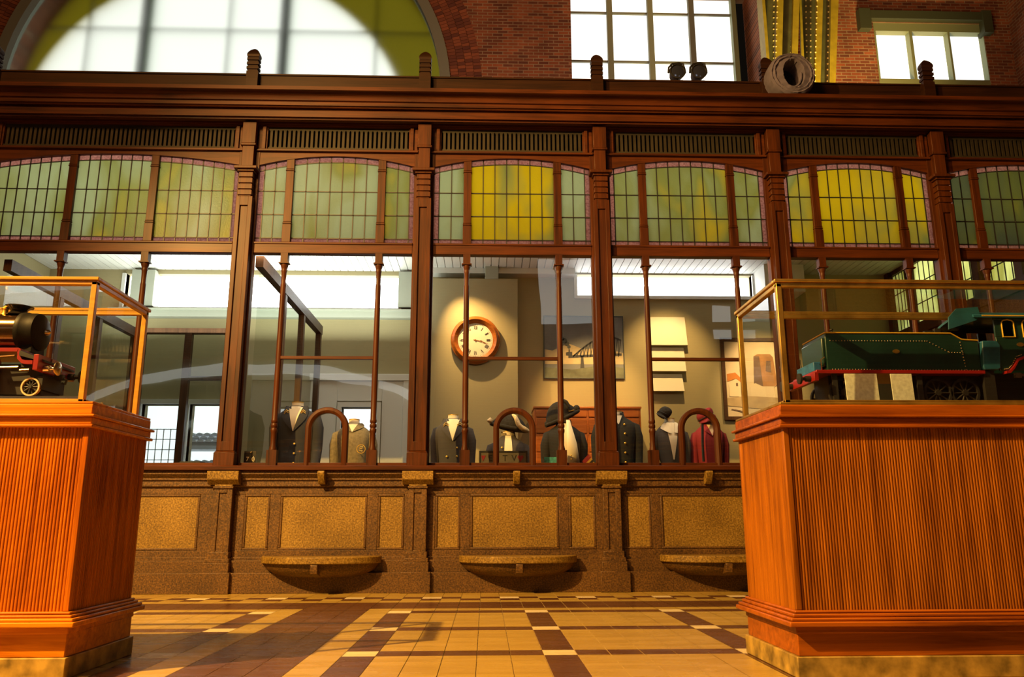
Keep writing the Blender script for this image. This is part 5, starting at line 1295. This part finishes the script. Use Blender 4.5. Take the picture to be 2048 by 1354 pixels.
def side_cap(label, px, py, w, h, mat, Y, tilt):
    c = at(px, py, Y); t = thing('cap', label, 'cap', (c.x, Y, c.z), 'caps above the right busts')
    ca, sa = math.cos(tilt), math.sin(tilt)
    T_ = lambda x, y, z: (c.x+x*ca+z*sa, Y+y, c.z-x*sa+z*ca)
    m = MB(); rings = []
    for q, k, ox in ((0, .90, 0), (.18, .94, 0), (.20, 1.0, .004), (.55, 1.02, .008), (.8, .92, .012), (.94, .70, .012), (1, .30, .010)):
        rings.append([T_(ox+w*k*math.cos(a), .10*k*math.sin(a), -h/2+h*q) for a in [2*PI*i/22 for i in range(22)]])
    m.loft(rings); obj('crown', m, mat, t, angle=60)
    obj('band', MB().tube([T_(w*.96*math.cos(a), .098*math.sin(a), -h*.30) for a in [2*PI*i/22 for i in range(22)]], .006, 6, 0, True), 'blackcloth', t)
    pk = MB(); arcp = [PI+PI*k/14 for k in range(15)]
    pk.loft([[T_(w*(.9+.12*e)*math.cos(a), (.09+.06*e)*math.sin(a), -h*.5-.03*e*abs(math.sin(a))) for a in arcp] for e in (0, 1)]+[[T_(w*(.9+.12*e)*math.cos(a), (.09+.06*e)*math.sin(a), -h*.5-.008-.03*e*abs(math.sin(a))) for a in arcp] for e in (1, 0)], 0, False, True)
    obj('peak', pk, mat, t, angle=60)
    return t, c
t, c = side_cap('small black cap floating above the white-collared bust', 1329, 824, .066, .115, 'furdark', .80, .55); hat_rod(t, c.x+.03, .80, uz(838), c.z-.03)
t, c = side_cap('small red cap above the red jacket, behind the right hatch', 1408, 829, .095, .10, 'redcloth', .85, -.50); hat_rod(t, c.x+.02, .85, zat(838, .85, 1408), c.z-.03)

# ---- small things on the counter, behind the glass
Yi = .12
ZL = zl1
gp = at(500, 911, Yi); sg = thing('number_sign', 'small black plate with a white number seven and sound waves, left of the navy jacket', 'sign', (gp.x, Yi, ZL))
hw_ = .058; zz1 = zat(902, Yi, 500)
obj('plate', MB().box(gp.x-hw_, gp.x+hw_, Yi, Yi+.008, ZL, zz1), 'signblack', sg, bevel=.002)
zc_ = (ZL+zz1)/2
text('numeral', '7', gp.x-.022, zc_, Yi-.002, .06, 'paper', sg)
wv = MB()
for r in (.012, .024, .036): wv.tube([(gp.x+.008+r*math.cos(a), Yi-.002, zc_+r*math.sin(a)) for a in [-.8+1.6*i/8 for i in range(9)]], .0028, 6)
obj('sound_waves', wv, 'paper', sg)
cd = at(1101, 919, Yi); tag(obj('teal_card', MB().box(cd.x-.062, cd.x+.062, Yi, Yi+.006, ZL, zat(914, Yi, 1100)), 'tealcard'), 'small teal and blue card propped on the ledge below the cocked hat', 'card')
cd2 = at(1252, 909, .3)
# dark sign board with letters
Ys = .32
a = at(965, 930, Ys); b = at(1056, 905, Ys)
sb2 = thing('letter_board', 'dark board with grey lettering and a red heart below the charcoal coat', 'sign board', ((a.x+b.x)/2, Ys, ZL-.0))
zb0, zb1 = ZL, zat(905, Ys, 1010)
obj('board', MB().box(a.x-.02, b.x-.02, Ys, Ys+.012, zb0, zb1), 'signgrey', sb2, bevel=.002)
bf = MB().box(a.x-.035, b.x-.005, Ys-.005, Ys+.015, zb1, zb1+.016).box(b.x-.02, b.x-.005, Ys-.005, Ys+.015, zb0, zb1).box(a.x-.035, a.x-.02, Ys-.005, Ys+.015, zb0, zb1).box(a.x-.02, b.x-.02, Ys-.004, Ys, zb0, zb0+.045)
obj('border', bf, 'signblack', sb2)
zl_t = zb0+.045+(zb1-zb0-.045)/2
for ch, px in (('E', 981), ('T', 1010), ('V', 1028)): text('letter', ch, xat(px, 917, Ys), zl_t, Ys-.002, .085, 'signblack', sb2)
text('letter', 'TEN', xat(1008, 926, Ys), zb0+.022, Ys-.006, .04, 'paper', sb2)
hx_, hz_ = xat(1041, 917, Ys), zl_t
obj('heart', MB().poly([(hx_, hz_-.035), (hx_+.03, hz_+.01), (hx_+.024, hz_+.028), (hx_+.01, hz_+.03), (hx_, hz_+.02), (hx_-.01, hz_+.03), (hx_-.024, hz_+.028), (hx_-.03, hz_+.01)], Ys-.003, .003), 'redcloth', sb2)
obj('triangle', MB().poly([(xat(966, 917, Ys), hz_-.03), (xat(966, 917, Ys)+.028, hz_+.028), (xat(966, 917, Ys)-.02, hz_+.028)], Ys-.003, .003), 'redcloth', sb2)
# striped tie
tp = at(1174, 916, .2); ti = thing('striped_ribbon', 'folded red, yellow and black striped ribbon beside the second pillar', 'ribbon', (tp.x, .2, ZL))
for k, m_ in enumerate(('redcloth', 'redcloth', 'gold', 'blackcloth', 'gold', 'blackcloth')):
    o0 = k*.022; x0_ = tp.x-.055
    obj('stripe', MB().prism([(x0_+o0*.75, ZL+.012+.05-o0*.55), (x0_+.022*.75+o0*.75, ZL+.012+.05-(o0+.022)*.55), (x0_+.085+o0*.55, max(ZL+.02, ZL+.125-o0*.95)), (x0_+.07+o0*.55, max(ZL+.03, ZL+.135-o0*.8))], 'Y', .19, .205), m_, ti)
# papers stack at left
pp = at(392, 912, .22)
for k, (dx, w, h, m_) in enumerate(((0, .30, .022, 'signblack'), (.03, .25, .018, 'signgrey'), (-.02, .20, .02, 'signblack'))):
    z0_ = ZL+sum((.022, .018, .02)[:k])
    tag(obj('leaflet_stack', MB().box(pp.x+dx-w/2, pp.x+dx+w/2, .12, .27, z0_, z0_+h-.001), m_, bevel=.002), ['lowest dark folder on the ledge at left', 'middle grey folder in the pile on the left ledge', 'topmost dark folder in the pile on the left ledge'][k], 'folder', 'folders piled on the left ledge')

# ================================================================== ON TOP OF THE CORNICE
rc = at(1585, 142, -.30); rc.z -= .03; rR = .5*(xat(1629, 142, -.30)-xat(1541, 142, -.30))*1.06
rl = thing('canvas_roll', 'big roll of grey canvas lying on the cornice beside a finial', 'canvas roll', (rc.x, -.2, cz_top))
m = MB(); n = 64; rings = []
random.seed(3)
bump = [random.uniform(-.010, .010) for _ in range(n)]
prof = [(.62, .22), (.63, .0), (.67, -.02), (.74, -.006), (.78, -.022), (.86, -.008), (.90, -.016), (.97, .005), (1.0, .05), (1.0, .15), (.97, .22)]
for j, (r, h) in enumerate(prof):
    rings.append([(rc.x+(r*rR+bump[(i+3*j) % n]*(.6 if j else .2))*math.cos(2*PI*i/n)*(1 if r > .7 else .70)+(.008 if r < .7 else 0), -.30+h+.004*math.sin(5*i+j*2), rc.z+(r*rR*1.0+bump[(i*2+j) % n]*.6)*math.sin(2*PI*i/n)) for i in range(n)])
m.loft(rings, 0, False); obj('outer_wraps', m, 'cloth', rl, angle=30)
inn = MB()
for k in range(3):
    r = rR*(.58-.04*k)
    inn.tube([(rc.x+.012*k+r*.66*math.cos(a), -.285+.03*k, rc.z-.012*k+r*math.sin(a)) for a in [PI*1.05+PI*1.0*i/24 for i in range(25)]], .011, 6)
obj('inner_folds', inn, 'cloth', rl, angle=40)
obj('hollow', MB().lathe([(.001, .2), (rR*.62, .2), (rR*.62, .215), (.001, .215)], (rc.x, -.30, rc.z), 'Y', 28, 0, (.70, 1)), 'slot', rl)
sp_lab = ['small round spotlight on the parapet, left of the pair', 'small round spotlight on the parapet, right of the pair']
for k, (px, py) in enumerate(((1355, 143), (1398, 143))):
    Yq = -.03; c = at(px, py, Yq); r = .5*(xat(px+16, py, Yq)-xat(px-16, py, Yq))
    t = thing('spotlight', sp_lab[k], 'spotlight', (c.x, Yq, ZP), 'pair of spotlights on the parapet')
    obj('housing', MB().lathe([(.001, .12), (r*.7, .12), (r*.85, .06), (r, .0), (r*1.02, -.012), (r*.86, -.014), (r*.82, -.004), (.001, -.004)], (c.x, Yq, c.z), 'Y', 32), 'iron', t)
    lens = MB().lathe([(r*.82, -.004), (r*.6, -.010), (r*.3, -.013), (.001, -.014)], (c.x, Yq, c.z), 'Y', 28)
    obj('lens', lens, 'lensg', t)
    ht = zat(123, Yq, px)
    yk = [(c.x-r*1.05, Yq+.03, c.z), (c.x-r*.98, Yq+.03, c.z+r*.75), (c.x-r*.55, Yq+.03, ht-.012), (c.x+r*.3, Yq+.03, ht), (c.x+r*.85, Yq+.03, ht-.012), (c.x+r*1.02, Yq+.03, c.z+r*.5), (c.x+r*1.05, Yq+.03, c.z)]
    obj('handle', MB().tube(yk, .011, 8), 'iron', t)
    obj('foot', MB().tube([(c.x, Yq+.03, c.z-r*.9), (c.x, Yq+.03, ZP+.008)], .012, 8).box(c.x-.05, c.x+.05, Yq-.02, Yq+.06, ZP+.008, ZP+.016), 'iron', t)
# small eye ring
er = at(1866, 178, -.03); tag(obj('eye_ring', MB().tube([(er.x+.018*math.cos(a), -.025, ZP+.026+.018*math.sin(a)) for a in [2*PI*i/14 for i in range(14)]], .005, 6, 0, True), 'iron'), 'tiny iron eye ring on the parapet right of the last finial', 'ring')

# ================================================================== RIVETED STEEL ARCH
sa = thing('steel_arch', 'yellow riveted steel arch ribs rising behind the canvas roll', 'steel arch', (6.7, 7.2, 5), None, 'thing')
def plate(name, t0, t1, b0, b1, Y, th, mat, rivet=None, curve=.0):
    m = MB(); rings = []
    zb_, zt_ = zat(190, Y, 1600), zat(-40, Y, 1600)
    n = 10
    for i in range(n+1):
        q = i/n; py = 190-230*q; f = (170-py)/170
        xl = xat(b0+(t0-b0)*f+curve*math.sin(PI*q), py, Y); xr = xat(b1+(t1-b1)*f+curve*math.sin(PI*q), py, Y); z = zat(py, Y, 1600)
        rings.append([(xl, Y, z), (xr, Y, z), (xr, Y+th, z), (xl, Y+th, z)])
    bot = [(x, y, 5.0) for x, y, z in rings[0]]
    m.loft([bot]+rings); o = obj(name, m, mat, sa)
    if rivet:
        r_ = MB()
        for u in rivet:
            for k in range(19):
                py = 185-11.5*k; f = (170-py)/170
                px = (b0+(t0-b0)*f)*(1-u)+(b1+(t1-b1)*f)*u+curve*math.sin(PI*k/18)
                p = at(px, py, Y); r_.ball((p.x, Y-.002, p.z), .019, 8)
        obj('rivet_row', r_, 'rivet', o)
    return o
plate('edge_plate', 1517, 1524, 1533, 1537, 7.45, .1, 'blackm')  # dark slab put in for the shadowed gap beside the ribs
plate('web', 1523, 1580, 1536, 1566, 7.40, .06, 'steeldark', (.45,), -2)
plate('flange', 1524, 1530, 1537, 1543, 7.05, .3, 'steel')
plate('flange', 1554, 1567, 1549, 1563, 7.0, .08, 'steel', (.06,))
plate('web', 1566, 1590, 1563, 1582, 7.3, .06, 'steeldark', (.85,))
plate('flange', 1587, 1599, 1582, 1594, 7.0, .08, 'steel')
plate('lattice_bar', 1599, 1603, 1605, 1611, 7.2, .05, 'steel')
plate('web', 1602, 1634, 1608, 1630, 7.42, .06, 'steeldark', (.3, .6))
plate('flange', 1634, 1646, 1629, 1641, 7.0, .08, 'steel', (.02,))
plate('web', 1646, 1660, 1641, 1658, 7.2, .06, 'steeldark', (.8,))
plate('flange', 1662, 1677, 1659, 1671, 7.0, .08, 'steel')
